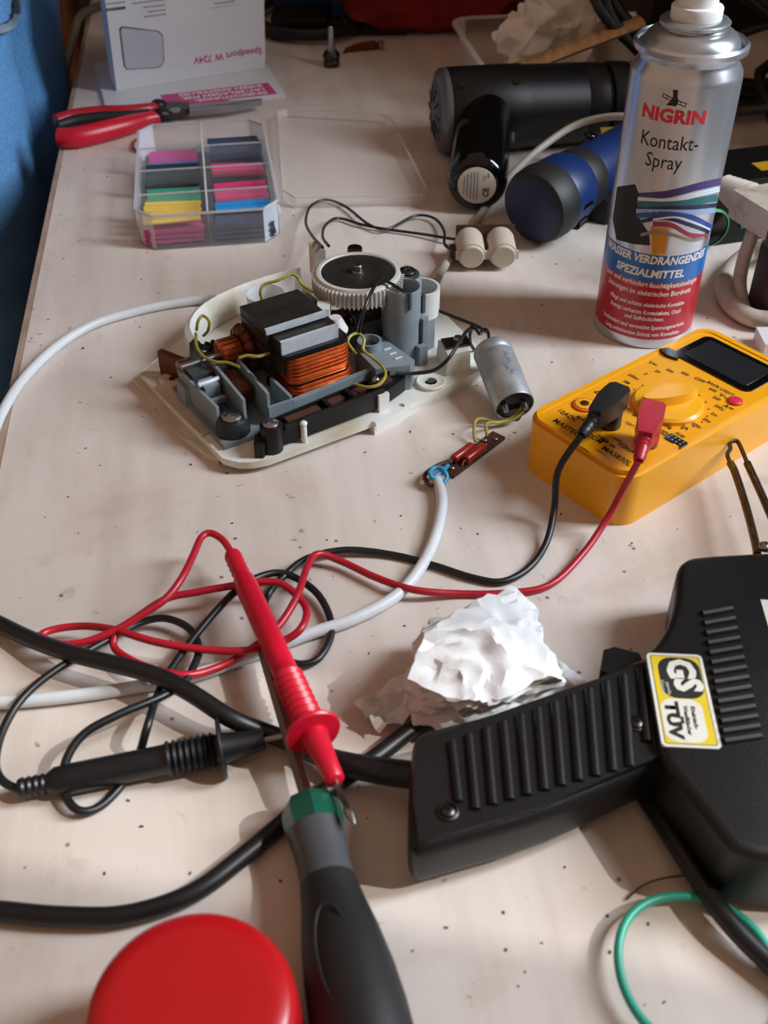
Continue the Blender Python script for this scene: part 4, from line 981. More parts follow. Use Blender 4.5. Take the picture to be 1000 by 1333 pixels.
# ------------------------------------------------------------------ red spray can cap
rc = P(250, 1318, .040); rc.z = 0
rcap = thing('spray_cap', 'glossy red plastic spray can cap in the bottom left foreground', 'cap', rc)
MB().lathe([(.0335, .000), (.0342, .001), (.0342, .006), (.0335, .008), (.0330, .034), (.0325, .0395), (.0312, .0430), (.0290, .0448), (.024, .0455), (.010, .0457)], n=72).build('shell', M_['cap_red'], rcap)
MB().lathe([(.0343, .0005), (.0346, .002), (.0346, .005), (.0342, .0062)], n=72, caps=False).build('rim', M_['cap_red'], rcap)

# ------------------------------------------------------------------ green ring, hair wire, crumbs
rcn = P(908, 1274); rcn.z = 0
pts = []
for i in range(40):
    a = 2 * math.pi * i / 40; x, y = .0285 * math.cos(a), .0295 * math.sin(a) * (1 + .04 * math.cos(2 * a))
    pts.append((rcn.x + x, rcn.y + y, .0045 + .0028 * math.cos(a - 2.6)))
single(MB().tube(pts, .0017, 10, closed=True, smooth=2), 'rubber_ring', M_['green_ring'], 'green elastic ring lying below the soldering gun', 'rubber band', rcn)
c0 = P(850, 1148); single(MB().tube([P(816, 1171, .001), P(835, 1154, .002), P(860, 1144, .003), P(895, 1139, .002)], .0004, 6, smooth=6), 'copper_wire_bit', M_['dark_copper'], 'thin brown wire offcut above the green ring', 'wire', c0)
b = MB(); rnd = random.Random(3)
for i in range(150):
    px, py = rnd.uniform(20, 980), rnd.uniform(150, 1320) if i % 3 else rnd.uniform(420, 760); q = P(px, py)
    if q.x < -.30 or q.y > 1.0: continue
    s_ = rnd.uniform(.00015, .00042) * (1.7 if i % 17 == 0 else 1)
    b.box((-s_ * rnd.uniform(.8, 2.2), -s_, 0), (s_ * rnd.uniform(.8, 2.2), s_, s_ * .9), M=Matrix.Translation((q.x, q.y, .0001)) @ Matrix.Rotation(rnd.uniform(0, 3), 4, 'Z'))
o = b.build('bench_crumbs', M_['crumb'], None, smooth=False); tag(o, 'dark crumbs and filings scattered over the bench top', 'debris'); o['kind'] = 'stuff'

# ------------------------------------------------------------------ organizer box with heat shrink tubes
og = Vector((-.1455, .846, 0)); orz = R(9)
org = thing('organizer_box', 'open clear plastic organizer box with compartments of coloured tubes', 'organizer box', og, orz)
OW, OD, OH = .0535, .0930, .028
def octo(w, d, c): return [(-w + c, -d), (w - c, -d), (w, -d + c * 1.2), (w, d - c * 1.2), (w - c, d), (-w + c, d), (-w, d - c * 1.2), (-w, -d + c * 1.2)]
MB().prism(octo(OW - .002, OD - .002, .011), 0, .0012).build('floor_panel', CLEAR, org, smooth=False)
MB().ring(octo(OW, OD, .012), .0011, 0, OH).build('outer_wall', CLEAR, org, smooth=False)
MB().ring(octo(OW + .0006, OD + .0006, .012), .0018, OH - .0016, OH).build('rim', M_['clear_milky'] if False else clear_mat('clear_edge', '#eef2fa', .42), org, smooth=False)
EDGE = bpy.data.materials['clear_edge']
dv = MB().box((-.0006, -OD + .001, .0012), (.0006, OD - .001, OH - .001)).build('long_divider', CLEAR, org, smooth=False)
MB().box((-.0007, -OD + .001, OH - .0014), (.0007, OD - .001, OH - .0004)).build('divider_edge', EDGE, dv, smooth=False)
ys = [-.0465, 0.0, .0465]
for s_ in (-1, 1):
    for y in ys:
        x0, x1 = (-OW + .0012, -.0008) if s_ < 0 else (.0008, OW - .0012)
        d_ = MB().box((x0, y - .0005, .0012), (x1, y + .0005, OH - .003)).build('divider', CLEAR, org, smooth=False)
        MB().box((x0, y - .0006, OH - .0042), (x1, y + .0006, OH - .003)).build('divider_edge', EDGE, d_, smooth=False)
# hinged lid lying flat to the right
LI = Matrix.Rotation(-orz, 3, 'Z')
lq = [LI @ (P(x, y) - og) for x, y in ((362, 158), (375, 153), (500, 160), (511, 166), (557, 256), (552, 268), (385, 272), (370, 262))]
lp = [(v.x, v.y) for v in lq]
lid = MB().prism(lp, .0003, .0016).build('lid', CLEAR2, org, smooth=False)
MB().ring(lp, .0011, .0016, .0085).build('lid_rim', CLEAR2, lid, smooth=False)
MB().ring([(x * .99, y * .99 + .001) for x, y in lp], .0009, .0083, .0093).build('lid_lip', clear_mat('clear_lip', '#f4f0ee', .16), lid, smooth=False)
for y in (-.05, .05): MB().cyl((OW + .0015, y - .008, .006), (OW + .0015, y + .008, .006), .0014, n=10).build('hinge', EDGE, org)
# tubes: one mesh per kind, each tube a thing of its own
def tube_mesh(name, r, L, m, n=10):
    b = MB(); rings = []
    for rr, x in ((r * .78, -L / 2), (r, -L / 2), (r, 0), (r, L / 2), (r * .78, L / 2)):
        rings.append([b.bm.verts.new((x, rr * 1.15 * math.cos(2 * math.pi * k / n), rr * .85 * math.sin(2 * math.pi * k / n))) for k in range(n)])
    rings.append([b.bm.verts.new((L * .3, r * .7 * math.cos(2 * math.pi * k / n), r * .5 * math.sin(2 * math.pi * k / n))) for k in range(n)])
    for A, B in zip(rings, rings[1:]):
        for k in range(n): b.bm.faces.new((A[k], A[(k + 1) % n], B[(k + 1) % n], B[k]))
    b.bm.faces.new(rings[0][::-1]); b.bm.faces.new(rings[-1])
    bmesh.ops.recalc_face_normals(b.bm, faces=b.bm.faces)
    me = bpy.data.meshes.new(name); b.bm.to_mesh(me); b.bm.free(); me.materials.append(m)
    me.polygons.foreach_set('use_smooth', [True] * len(me.polygons)); me.set_sharp_from_angle(angle=R(50)); return me
OM = Matrix.Translation(og) @ Matrix.Rotation(orz, 4, 'Z')
rnd = random.Random(11)
def tubes(key, col, row, n, r, L, layer0, desc, colour, per=6, spread=3, yo=0):
    me = tube_mesh('heat_shrink_tube', r, L, M_[key])
    cx = -.027 if col == 0 else .027; cy = -OD + .0235 + row * .0465 + yo
    for i in range(n):
        lay, k = divmod(i, per)
        y = cy + (k - (per - 1) / 2) * r * 2.45 + rnd.uniform(-.0004, .0004); z = layer0 + lay * r * 1.8 + r * .95
        o = bpy.data.objects.new('heat_shrink_tube', me); C.objects.link(o)
        o.matrix_world = OM @ Matrix.Translation((cx + rnd.uniform(-.0012, .0012), y, z)) @ Matrix.Rotation(R(rnd.uniform(-spread, spread)), 4, 'Z') @ Matrix.Rotation(R(rnd.uniform(-1, 1)), 4, 'Y')
        tag(o, f'{colour} heat-shrink tube {desc}', 'heat-shrink tube', f'{colour} tubes {desc}')
FL = .0014
tubes('t_pink', 0, 0, 15, .0022, .044, FL, 'in the front left compartment of the organizer', 'pink', 7, 3)
tubes('t_yellow', 0, 0, 6, .0024, .043, FL + .0125, 'lying on top in the front left compartment', 'yellow', 6, 6, .006)
tubes('t_green', 0, 1, 12, .0027, .042, FL, 'in the second left compartment of the organizer', 'green', 6, 3)
tubes('t_black', 0, 2, 10, .0034, .044, FL, 'in the third left compartment of the organizer', 'black', 5, 1.5, -.003)
tubes('t_blue', 0, 2, 2, .0030, .042, FL + .0005, 'behind the black ones in the third left compartment', 'blue', 1, 1, .0195)
tubes('t_pink', 0, 3, 7, .0024, .042, FL, 'in the rear left compartment of the organizer', 'pink', 7, 3)
tubes('t_navy', 1, 0, 20, .0022, .045, FL, 'in the front right compartment of the organizer', 'dark blue', 7, 2)
tubes('t_blue', 1, 0, 2, .0032, .042, FL + .0125, 'lying on top in the front right compartment', 'bright blue', 2, 3, .007)
tubes('t_black', 1, 1, 6, .0030, .044, FL, 'in the second right compartment of the organizer', 'black', 6, 2)
tubes('t_red', 1, 1, 5, .0030, .042, FL + .0062, 'on top in the second right compartment of the organizer', 'raspberry', 5, 5, .002)
tubes('t_navy', 1, 2, 12, .0028, .044, FL, 'in the third right compartment of the organizer', 'dark blue', 6, 2)
tubes('t_red', 1, 2, 3, .0030, .042, FL + .011, 'lying askew on top in the third right compartment', 'raspberry', 3, 8, -.010)
tubes('t_navy', 1, 3, 10, .0036, .044, FL, 'in the rear right compartment of the organizer', 'wide dark blue', 5, 2)

# ------------------------------------------------------------------ booklet and carton
k0 = P(372, 127); kd_ = (P(214, 139) - P(356, 125)); kd_.normalize()
kn_ = Vector((kd_.y, -kd_.x, 0))                          # away from the viewer
if kn_.y < 0: kn_ = -kn_
bw, bd = .175, .150
bk0 = k0 + kd_ * (bw / 2) + kn_ * (bd / 2); bk0.z = 0
bkm = frame((0, 0, 0), kd_, -kn_)                          # text up points towards the viewer, so it reads upside down
bk = thing('booklet', 'white printed folder with magenta title bar lying under the white carton', 'booklet', bk0)
for k in range(3):
    MB().box((-bw / 2 + k * .0006, -bd / 2, k * .0012), (bw / 2, bd / 2 - k * .0006, k * .0012 + .0011), M=bkm if False else frame((0, 0, 0), -kd_, kn_)).build('page_block' if k < 2 else 'cover', M_['paper_white'], bk, smooth=False)
zt = .0036
m1, m2, m3, m4 = [P(x, y, zt) - bk0 for x, y in ((213, 124), (352, 106), (357, 124), (213, 139))]
ux_ = ((m1 - m2) + (m4 - m3)).normalized(); wv_ = ((m1 - m2).length + (m4 - m3).length) / 2; ctr = (m1 + m2 + m3 + m4) / 4
hv_ = .034
Mm = frame((ctr.x, ctr.y, 0), ux_, Vector((ux_.y, -ux_.x, 0)) if Vector((ux_.y, -ux_.x, 0)).y < 0 else Vector((-ux_.y, ux_.x, 0)))
MB().box((-wv_ / 2, -hv_ / 2, -.001), (wv_ / 2, hv_ / 2, .0002), M=Matrix.Translation((0, 0, zt)) @ Mm).build('title_bar', M_['print_magenta'], bk, smooth=False)
for i, t_ in enumerate(('EINRICHTUNGS-', 'UNTERLAGEN FÜR', 'IHREN ANSCHLUSS')):
    text(t_, .0098, Matrix.Translation((0, 0, zt + .0004)) @ Mm @ Matrix.Translation((-wv_ / 2 + .008, .0105 - i * .0105, 0)), M_['print_white'], bk, 1.0, .0003, 'LEFT')
# carton standing on the booklet
f0, f1 = P(152, 118, .004), P(345, 88, .004)
fx = (f1 - f0); fw = fx.length; fx.normalize(); fa = math.atan2(fx.y, fx.x)
lean = R(-7)
cz = .0038
ct0 = (f0 + f1) / 2; ct0.z = cz
ctn = thing('carton', 'white router carton standing upside down on the folder', 'carton', ct0, fa)
CT = Matrix.Rotation(-lean, 4, 'X')
CH, CD = .150, .020
MB().box((-fw / 2, 0, 0), (fw / 2, CD, CH), .0008, CT).build('carton_body', M_['carton_white'], ctn)
MB().box((fw / 2, .001, .006), (fw / 2 + .0012, CD - .002, CH), 0, CT).build('side_flap', M_['carton_white'], ctn)
def face(x, z): return CT @ Vector((x, -.0004, z))
fu, fv = Vector((-1, 0, 0)), CT.to_3x3() @ Vector((0, 0, -1))     # printed upside down
def ctext(t_, size, x, z, m, xs=1, bold=0, align='CENTER'): text(t_, size, frame(face(x, z), fu, fv), M_[m], ctn, xs, bold, align)
CTI = Matrix.Rotation(-fa, 3, 'Z')
CTM = (Matrix.Translation(ct0) @ Matrix.Rotation(fa, 4, 'Z') @ CT).inverted()
def cface(px, py):
    """photo pixel -> (x, z) on the carton's front face"""
    o_ = CTM @ Vector((0, 0, CAMH)); d = CTM.to_3x3() @ ray(px, py); t = -o_.y / d.y; p = o_ + d * t; return p.x, p.z
x, z = cface(297, 72); ctext('Speedport W 724V', .0098, x, z, 'print_magenta', .95, .0001)
def cplate(pxs, m, name, lift=.0003, parent=None):
    pts = [cface(*p) for p in pxs]; b = MB()
    b.prism([(x_, z_) for x_, z_ in pts], 0, lift, 0, M=CT @ frame((0, 0, 0), (1, 0, 0), (0, 0, 1))); return b.build(name, M_[m], parent or ctn, smooth=False)
mk('print_router', '#b7bbc4', .5, var=.06, vscale=40); mk('print_dark', '#3c3f46', .5)
cplate([(158, 34), (206, 40), (212, 46), (214, 80), (208, 88), (165, 91), (161, 86), (155, 38)], 'print_dark', 'printed_outline', .0002)
cplate([(159, 36), (205, 41), (211, 47), (213, 80), (207, 87), (166, 90), (163, 86), (157, 40)], 'print_router', 'printed_router', .0004)
def bars(x0, x1, y0, y1, n, seed):
    r_ = random.Random(seed); b = MB(); M = CT @ frame((0, 0, 0), (1, 0, 0), (0, 0, 1))
    xa, za = cface(x0, y1); xb, zb_ = cface(x1, y0); t = xa
    while t < xb:
        w_ = (xb - xa) / n * r_.choice((.4, .7, 1.1)); b.box((t, za, 0), (t + w_, zb_, .0003), M=M); t += w_ + (xb - xa) / n * r_.choice((.4, .8))
    b.build('barcode', M_['print_dark'], ctn, smooth=False)
bars(138, 163, 8, 15, 22, 1); bars(274, 309, 6, 11, 34, 2)
r_ = random.Random(8)
for px, py, hw_ in ((193, 2, .016), (200, 8, .010), (204, 14, .009), (202, 20, .011), (150, 4, .008), (292, 3, .010)):      # rows of print too small to read
    x, z = cface(px, py); b = MB(); t = -hw_
    while t < hw_:
        w_ = r_.uniform(.001, .003); b.box((x + t, z - .0006, 0), (x + t + w_, z + .0006, .0003), M=CT @ frame((0, 0, 0), (1, 0, 0), (0, 0, 1))); t += w_ + .0007
    b.build('small_print', M_['print_grey'], ctn, smooth=False)

# ------------------------------------------------------------------ needle-nose pliers
pl0 = P(213, 150); pl0.z = 0
pl = thing('pliers', 'needle-nose pliers with red and black handles lying at the bench edge', 'pliers', pl0)
def pp(px, py, z): return P(px, py, z) - pl0
upper = [pp(73, 158, .011), pp(95, 152, .011), pp(130, 148, .011), pp(165, 146, .011), pp(192, 142, .011), pp(206, 139, .010)]
lower = [pp(77, 179, .009), pp(100, 179, .009), pp(135, 171, .009), pp(165, 163, .009), pp(188, 156, .009), pp(206, 152, .009)]
MB().tube(upper, [.0062, .0068, .0070, .0066, .0056, .0052], 14, smooth=5, flat=1.0).build('handle', M_['lead_red'], pl)
MB().tube([p + Vector((.003, -.0075, -.001)) for p in upper[:5]], [.004, .0052, .0056, .005, .004], 12, smooth=5).build('handle_insert', M_['tool_dark_blue'] if False else M_['rubber_black'], pl)
MB().tube(lower, [.0085, .0092, .0092, .0084, .0066, .0056], 16, smooth=5).build('handle', M_['probe_red'], pl)
for a, bq in ((pp(200, 140, .010), pp(214, 139, .009)), (pp(202, 152, .009), pp(218, 150, .009))):
    MB().tube([a, (a + bq) / 2 + Vector((0, 0, .001)), bq], [.006, .0068, .0055], 12, smooth=4).build('handle_guard', M_['black_plastic'], pl)
MB().prism([(v.x, v.y) for v in (pp(210, 152, .008), pp(212, 138, .008), pp(228, 137, .008), pp(247, 138, .008), pp(246, 146, .008), pp(228, 150, .008))], .005, .012, .0008).build('joint', M_['dark_steel'], pl)
jc = pp(228, 144, .012); MB().lathe([(.0055, .0118), (.0055, .013), (.004, .0136)], (jc.x, jc.y, 0), n=24).build('rivet', M_['steel'], pl)
for a in ([(246, 138), (300, 133), (341, 130), (341, 131.5), (300, 137), (247, 142.5)], [(247, 143), (300, 138), (341, 132), (341, 133.5), (300, 142), (247, 147)]):
    MB().prism([(v.x, v.y) for v in (pp(x, y, .009) for x, y in a)], .006, .0105, .0006).build('jaw', M_['steel'], pl)
# thin red ring of wire beside the organizer
c0 = P(176, 185); single(MB().tube([P(181, 180, .002), P(175, 184, .002), P(173, 192, .002), P(178, 197, .002)], .0012, 8, smooth=5), 'wire_offcut', M_['resistor_red'], 'short red wire offcut at the left side of the organizer', 'wire', c0)

# ------------------------------------------------------------------ black massage gun
m0 = P(570, 200); mg0 = Vector((.047, .940, 0)); mz = .036
mdir = Vector((.98, .16, 0)).normalized()
msg = thing('massage_gun', 'black cylindrical massage gun lying behind the spray can, grip towards viewer', 'massage gun', mg0)
c_ = Vector((0, 0, mz))
MB().lathe([(.0345, .006), (.0355, .0075), (.0355, .072), (.0348, .0735), (.0348, .0745), (.0345, .0755), (.0335, .125), (.0328, .127)], c_, mdir, 56).build('motor_housing', M_['black_plastic'], msg)
MB().lathe([(.026, -.002), (.0335, .0005), (.0352, .003), (.0356, .0065)], c_, mdir, 56).build('silver_end_ring', mk('satin_grey', '#6e7072', .4, .6, var=.1), msg)
end = MB().lathe([(.012, -.0045), (.024, -.0028), (.0262, -.0018)], c_, mdir, 40).build('end_cap', M_['grey_handle'], msg)
sidv = Vector((-mdir.y, mdir.x, 0))
for i in range(10):
    a = 2 * math.pi * i / 10; q = c_ + (sidv * math.cos(a) + Vector((0, 0, 1)) * math.sin(a)) * .009 - mdir * .0047; q2 = c_ + (sidv * math.cos(a) + Vector((0, 0, 1)) * math.sin(a)) * .021 - mdir * .0035
    MB().tube([q, q2], .0011, 6, smooth=0).build('vent_slot', M_['gloss_black'], end)
for k, x in enumerate((.127, .150)):
    MB().lathe([(.0322, x), (.0335, x + .002), (.0325, x + .018), (.030, x + .0205), (.0295, x + .023)], c_, mdir, 48).build('collar_ring', M_['black_plastic'], msg)
MB().lathe([(.024, .173), (.024, .200), (.018, .204)], c_, mdir, 40).build('nozzle', M_['gloss_black'], msg)
for dx in (.018, .066):
    q = c_ + mdir * dx + Vector((0, -.021, .0275)); MB().cyl(q, q + Vector((0, -.0012, .0018)), .003, None, 16).build('screw_recess', M_['gloss_black'], msg)
h0 = c_ + mdir * .043 + Vector((0, 0, -.002)); h1 = P(621, 240, .026) - mg0; h1.z = .0255
hdv = (h1 - h0); hL = hdv.length
grip = MB().lathe([(.027, .020), (.0245, .034), (.0238, .05), (.0236, hL - .008), (.0222, hL - .003), (.019, hL), (.0165, hL + .0006)], h0, hdv, 48).build('grip', M_['gloss_black'], msg)
fdir = hdv.normalized(); fc = h0 + hdv + fdir * .0008
rgt = fdir.cross(Vector((0, 0, 1))).normalized(); rgt = rgt if rgt.x > 0 else -rgt
upv = rgt.cross(fdir); upv = upv if upv.z > 0 else -upv
MB().lathe([(.0150, 0), (.0150, .0004), (.0145, .0005)], fc, fdir, 40).build('rating_label', M_['sticker_white'], grip)
LM = frame(fc + fdir * .0009, upv * -1 if False else upv, -rgt)      # text reads upwards, rotated a quarter turn
text('CE', .0065, LM @ Matrix.Translation((-.005, -.0075, 0)), M_['print_black'], grip, 1, .0002)
for i in range(5):
    hl_ = math.sqrt(.0128 ** 2 - (.010 - i * .0026) ** 2) * .9; MB().box((-hl_, -.0004, 0), (hl_, .0004, .0001), M=LM @ Matrix.Translation((0, .010 - i * .0026, 0))).build('printed_line', M_['print_grey'], grip, smooth=False)
MB().box((-.002, -.0004, 0), (.002, .0004, .0003), M=LM @ Matrix.Translation((.009, -.0085, 0))).build('printed_mark', M_['print_black'], grip)
q = h0 + rgt * .0245 + fdir * .045; MB().tube([q, q + fdir * .016], .002, 8, smooth=0).build('switch', M_['satin_grey'], grip)

# ------------------------------------------------------------------ blue cordless tool
b0_ = P(697, 270, .030); b1_ = P(812, 196, .038)
bt0 = P(720, 300); bt0.z = 0
bt = thing('cordless_tool', 'blue and black cordless hand tool lying left of the spray can', 'power tool', bt0)
bax = (b1_ - b0_); bo = b0_ - bt0; bn = bax.normalized()
MB().lathe([(.0235, -.004), (.0268, -.002), (.0285, .003), (.0290, .014), (.0282, .018)], bo, bax, 44).build('rubber_bumper', M_['rubber_black'], bt)
MB().lathe([(.0205, -.0055), (.0235, -.004), (.0236, -.001)], bo, bax, 40).build('end_cap', M_['tool_dark_blue'], bt)
MB().lathe([(.0268, .017), (.0278, .022), (.0270, .040), (.0245, .046)], bo, bax, 44).build('blue_sleeve', M_['tool_blue'], bt)
for i in range(3):
    a = R(-60 + i * 28); sv = bn.cross(Vector((0, 0, 1))).normalized(); uu = sv.cross(bn)
    q = bo + bn * .024 + (sv * math.cos(a) + uu * math.sin(a)) * .0272; MB().tube([q, q + bn * .010], .0018, 8, smooth=0).build('vent_slot', M_['gloss_black'], bt)
MB().lathe([(.0246, .046), (.0252, .050), (.0240, .060), (.0225, .064)], bo, bax, 44).build('black_collar', M_['rubber_black'], bt)
MB().lathe([(.0218, .063), (.0222, .068), (.0205, .100), (.0195, .130), (.015, .140)], bo, bax, 40).build('front_housing', M_['tool_blue'], bt)
gq = [(v.x, v.y) for v in (P(x, y, .020) - bt0 for x, y in ((742, 252), (768, 238), (790, 230), (822, 226), (826, 255), (792, 262), (772, 256), (758, 268)))]
MB().prism(gq, .001, .020, .004, seg=3).build('grip', M_['rubber_black'], bt)
q = P(768, 176, .058) - bt0; MB().ball(q, .0055, 2, (1, 1, .5)).build('mode_button', M_['gloss_black'], bt)
MB().prism([(v.x, v.y) for v in (P(x, y, .052) - bt0 for x, y in ((782, 166), (812, 164), (812, 174), (784, 176)))], .046, .052, .001).build('yellow_label', mk('dull_yellow', '#8a7a2c', .5), bt)

# ------------------------------------------------------------------ clutter right of the can
q0 = P(965, 315); q0.z = 0
gt = thing('green_black_tool', 'black tool with green ring and green stripe behind the grey plug', 'power tool', q0)
L_ = lambda x, y, z: P(x, y, z) - q0
gd = Vector((.96, .28, 0)); ga = math.atan2(gd.y, gd.x); Mg = Matrix.Rotation(ga, 4, 'Z')
MB().box((-.035, 0, 0), (.10, .055, .050), .006, Mg, 3).build('tool_body', M_['black_plastic'], gt)
MB().box((-.004, -.0012, .012), (.045, .001, .024), .001, Mg).build('green_stripe', M_['bosch_green'], gt)
b = MB(); c_ = Mg @ Vector((-.033, -.003, .018)); b.lathe([(.0135, 0), (.015, .001), (.015, .003), (.0135, .004)], c_, Mg.to_3x3() @ Vector((0, -1, 0)), 32, caps=False); b.build('green_ring', M_['bosch_green'], gt)
MB().cyl(c_ + Mg.to_3x3() @ Vector((0, .004, 0)), c_ + Mg.to_3x3() @ Vector((0, -.003, 0)), .0135, None, 28).build('dark_lens', M_['gloss_black'], gt)
MB().box((.012, .012, .0498), (.060, .026, .0504), 0, Mg).build('yellow_print', mk('print_yellow', '#b98a1c', .5), gt)
# grey plug with ribbed strain relief
gp0 = P(985, 310); gp0.z = 0
gp = thing('grey_plug', 'dirty grey mains plug with ribbed strain relief resting on the black tool', 'plug', gp0)
g = lambda x, y, z: P(x, y, z) - gp0
pa, pb_ = g(944, 243, .062), g(978, 264, .062); pd = (pb_ - pa); pl_ = pd.length
pr = []
for i in range(6): pr += [(.0085 + .0008 * i, i * pl_ / 6), (.0068 + .0008 * i, (i + .55) * pl_ / 6)]
MB().lathe(pr, pa, pd, 22).build('strain_relief', M_['cord_grey'], gp, ang=50)
pd.z = 0; pa2 = math.atan2(pd.y, pd.x)
MB().box((-.004, -.014, -.009), (.045, .014, .010), .004, Matrix.Translation(pb_) @ Matrix.Rotation(pa2, 4, 'Z'), 3).build('plug_body', M_['cord_grey'], gp)
MB().tube([g(985, 290, .050), g(978, 310, .042), g(968, 340, .025), g(963, 370, .012), g(968, 400, .005), g(975, 415, .005)], .0048, 12, smooth=6).build('cable', M_['cord_grey'], gp)
# looped grey hose-like cable
c0 = P(960, 400); c0.z = 0
single(MB().tube([P(1060, 300, .02), P(1010, 318, .018), P(975, 330, .010), P(950, 352, .007), P(943, 380, .007), P(958, 402, .007), P(990, 416, .007), P(1040, 412, .007), P(1090, 390, .007)], .0062, 14, smooth=6), 'looped_cable', M_['cord_grey'], 'thick dirty grey cable bending in a loop at the right edge', 'cable', c0)
q = P(1012, 405); q.z = 0
dc = thing('dark_jar', 'dark brown cylinder standing at the right edge behind the multimeter', 'container', q)
MB().lathe([(.020, 0), (.021, .001), (.021, .046), (.0195, .048), (.0195, .050), (.021, .051), (.021, .060), (.018, .062)], n=40).build('body', mk('dark_brown', '#2a211d', .5), dc)
q = P(985, 462); q.z = 0
single(MB().box(P(992, 466), P(992, 466) + Vector((.05, .022, .010)), .001), 'white_packet', M_['paper_white'], 'white packet edge just behind the multimeter display end', 'packet', q)
# metal rod
a, b_ = P(938, 205, .016), P(1040, 205, .016); c0 = (a + b_) / 2; c0.z = 0
rod = thing('metal_rod', 'bright metal rod with dark sleeve lying behind the spray can at right', 'rod', c0)
MB().cyl(a - c0, b_ - c0, .005, None, 20, .0005).build('rod', M_['steel'], rod); MB().cyl(a - c0, a - c0 + (b_ - a) * .28, .0058, None, 20).build('sleeve', M_['dark_grey_plastic'], rod)
for dx in (-.03, .05): MB().box((dx, -.006, 0), (dx + .008, .006, .0115), .001).build('foot', M_['dark_grey_plastic'], rod)
# coil of black cable behind the can
pts = []
for i in range(90):
    t = i / 89 * 3.6 * 2 * math.pi; rr = 1 + .10 * math.sin(t * .37 + 1)
    pts.append((  .295 + .100 * rr * math.cos(t + 2.6), 1.045 + .030 * rr * math.sin(t + 2.6) + .008 * math.sin(t * .3), .078 + .055 * rr * math.sin(t + 1.9) + .006 * math.sin(t * .31)))
pts += [(.34, 1.00, .05), (.335, .93, .035), (.35, .86, .012), (.40, .80, .006)]
c0 = Vector((.295, 1.045, 0)); single(MB().tube(pts, .0052, 12, smooth=3), 'cable_coil', M_['cord_black'], 'coil of thick black cable piled behind the spray can', 'cable', c0)
pts = []
for i in range(60):
    t = i / 59 * 2.4 * 2 * math.pi; pts.append((.36 + .085 * math.cos(t), 1.00 + .07 * math.sin(t), .06 + .030 * math.sin(t + 1.2)))
c0 = Vector((.36, 1.00, 0)); single(MB().tube(pts, .0045, 12, smooth=3), 'cable_coil', mk('cord_brown', '#221a16', .45, var=.3), 'dark brown cable loops at the upper right edge', 'cable', c0)
# dark box under the coil
c0 = Vector((.42, 1.36, 0)); dk = thing('tool_case', 'dark tool case behind the cable coil at the upper right', 'case', c0, R(8))
MB().box((-.13, -.06, 0), (.16, .10, .085), .008, None, 3).build('case_body', M_['black_plastic'], dk); MB().box((-.131, -.061, .055), (.161, .101, .059), .001).build('case_seam', M_['dark_grey_plastic'], dk)
MB().tube([(-.03, -.062, .065), (-.03, -.080, .068), (.05, -.080, .068), (.05, -.062, .065)], .005, 10, smooth=4).build('case_handle', M_['gloss_black'], dk)

# ------------------------------------------------------------------ clear tub with paper towel and stick
tb = [P(640, 100), P(815, 92), P(760, 10), P(592, 32)]
t0 = Vector((.155 - .075, 1.112 - .085, 0))
tx_ = Vector((.99, .14, 0)).normalized(); ta = math.atan2(tx_.y, tx_.x)
tub = thing('plastic_tub', 'clear plastic food tub holding crumpled paper at the upper right', 'tub', t0 + Vector((.075, .085, 0)), ta)
tw_, td_ = .072, .082; TH = .045
MB().prism(rrect(-tw_ * .88, -td_ * .88, tw_ * .88, td_ * .88, .018), 0.0, .0012).build('tub_floor', CLEAR3, tub)
b = MB(); lo = rrect(-tw_ * .88, -td_ * .88, tw_ * .88, td_ * .88, .018); hi = rrect(-tw_, -td_, tw_, td_, .022); n = len(lo)
A = [b.bm.verts.new((x, y, .0012)) for x, y in lo]; B = [b.bm.verts.new((x, y, TH)) for x, y in hi]
for i in range(n): b.bm.faces.new((A[i], A[(i + 1) % n], B[(i + 1) % n], B[i]))
b.build('tub_wall', CLEAR3, tub)
MB().ring(rrect(-tw_ - .005, -td_ - .005, tw_ + .005, td_ + .005, .025), .0052, TH - .0012, TH + .0006).build('tub_rim', clear_mat('clear_rim', '#e6e2de', .5), tub)
tc0 = t0 + Vector((.075, .085, 0))
q = P(715, 62, .03); q.z = .004
o = paper_wad((.062, .050, .052), 9, .40, 3, .05, 2).build('paper_towel', M_['paper_towel'], None, ang=60); o.location = tc0 + Vector((.010, .004, .0015)); tag(o, 'crumpled grey-white paper towel inside the clear tub', 'paper towel')
o = paper_wad((.040, .034, .065), 3, .34, 2, .05).build('paper_towel', M_['paper_towel'], None, ang=60); o.location = tc0 + Vector((.026, .030, .0015)); tag(o, 'taller wad of paper towel at the back of the clear tub', 'paper towel')
a, b_ = P(655, 97, .046), P(835, 28, .085)
c0 = (a + b_) / 2; single(MB().tube([a, (a + b_) / 2, b_], .012, 10, smooth=2, flat=.4), 'wooden_stick', M_['stick_wood'], 'flat wooden stick leaning across the clear tub', 'stick', c0)
q = P(770, 12, .05); wb = thing('white_bottle', 'small white bottle lying at the top behind the wooden stick', 'bottle', (q.x, q.y + .06, 0))
MB().lathe([(.014, 0), (.017, .003), (.017, .050), (.010, .060), (.010, .066)], (-.02, 0, .017), (1, .1, 0), 32).build('bottle_body', M_['nozzle_white'], wb); MB().lathe([(.012, .066), (.012, .082), (.010, .083)], (-.02, 0, .017), (1, .1, 0), 24).build('bottle_cap', M_['nozzle_white'], wb)

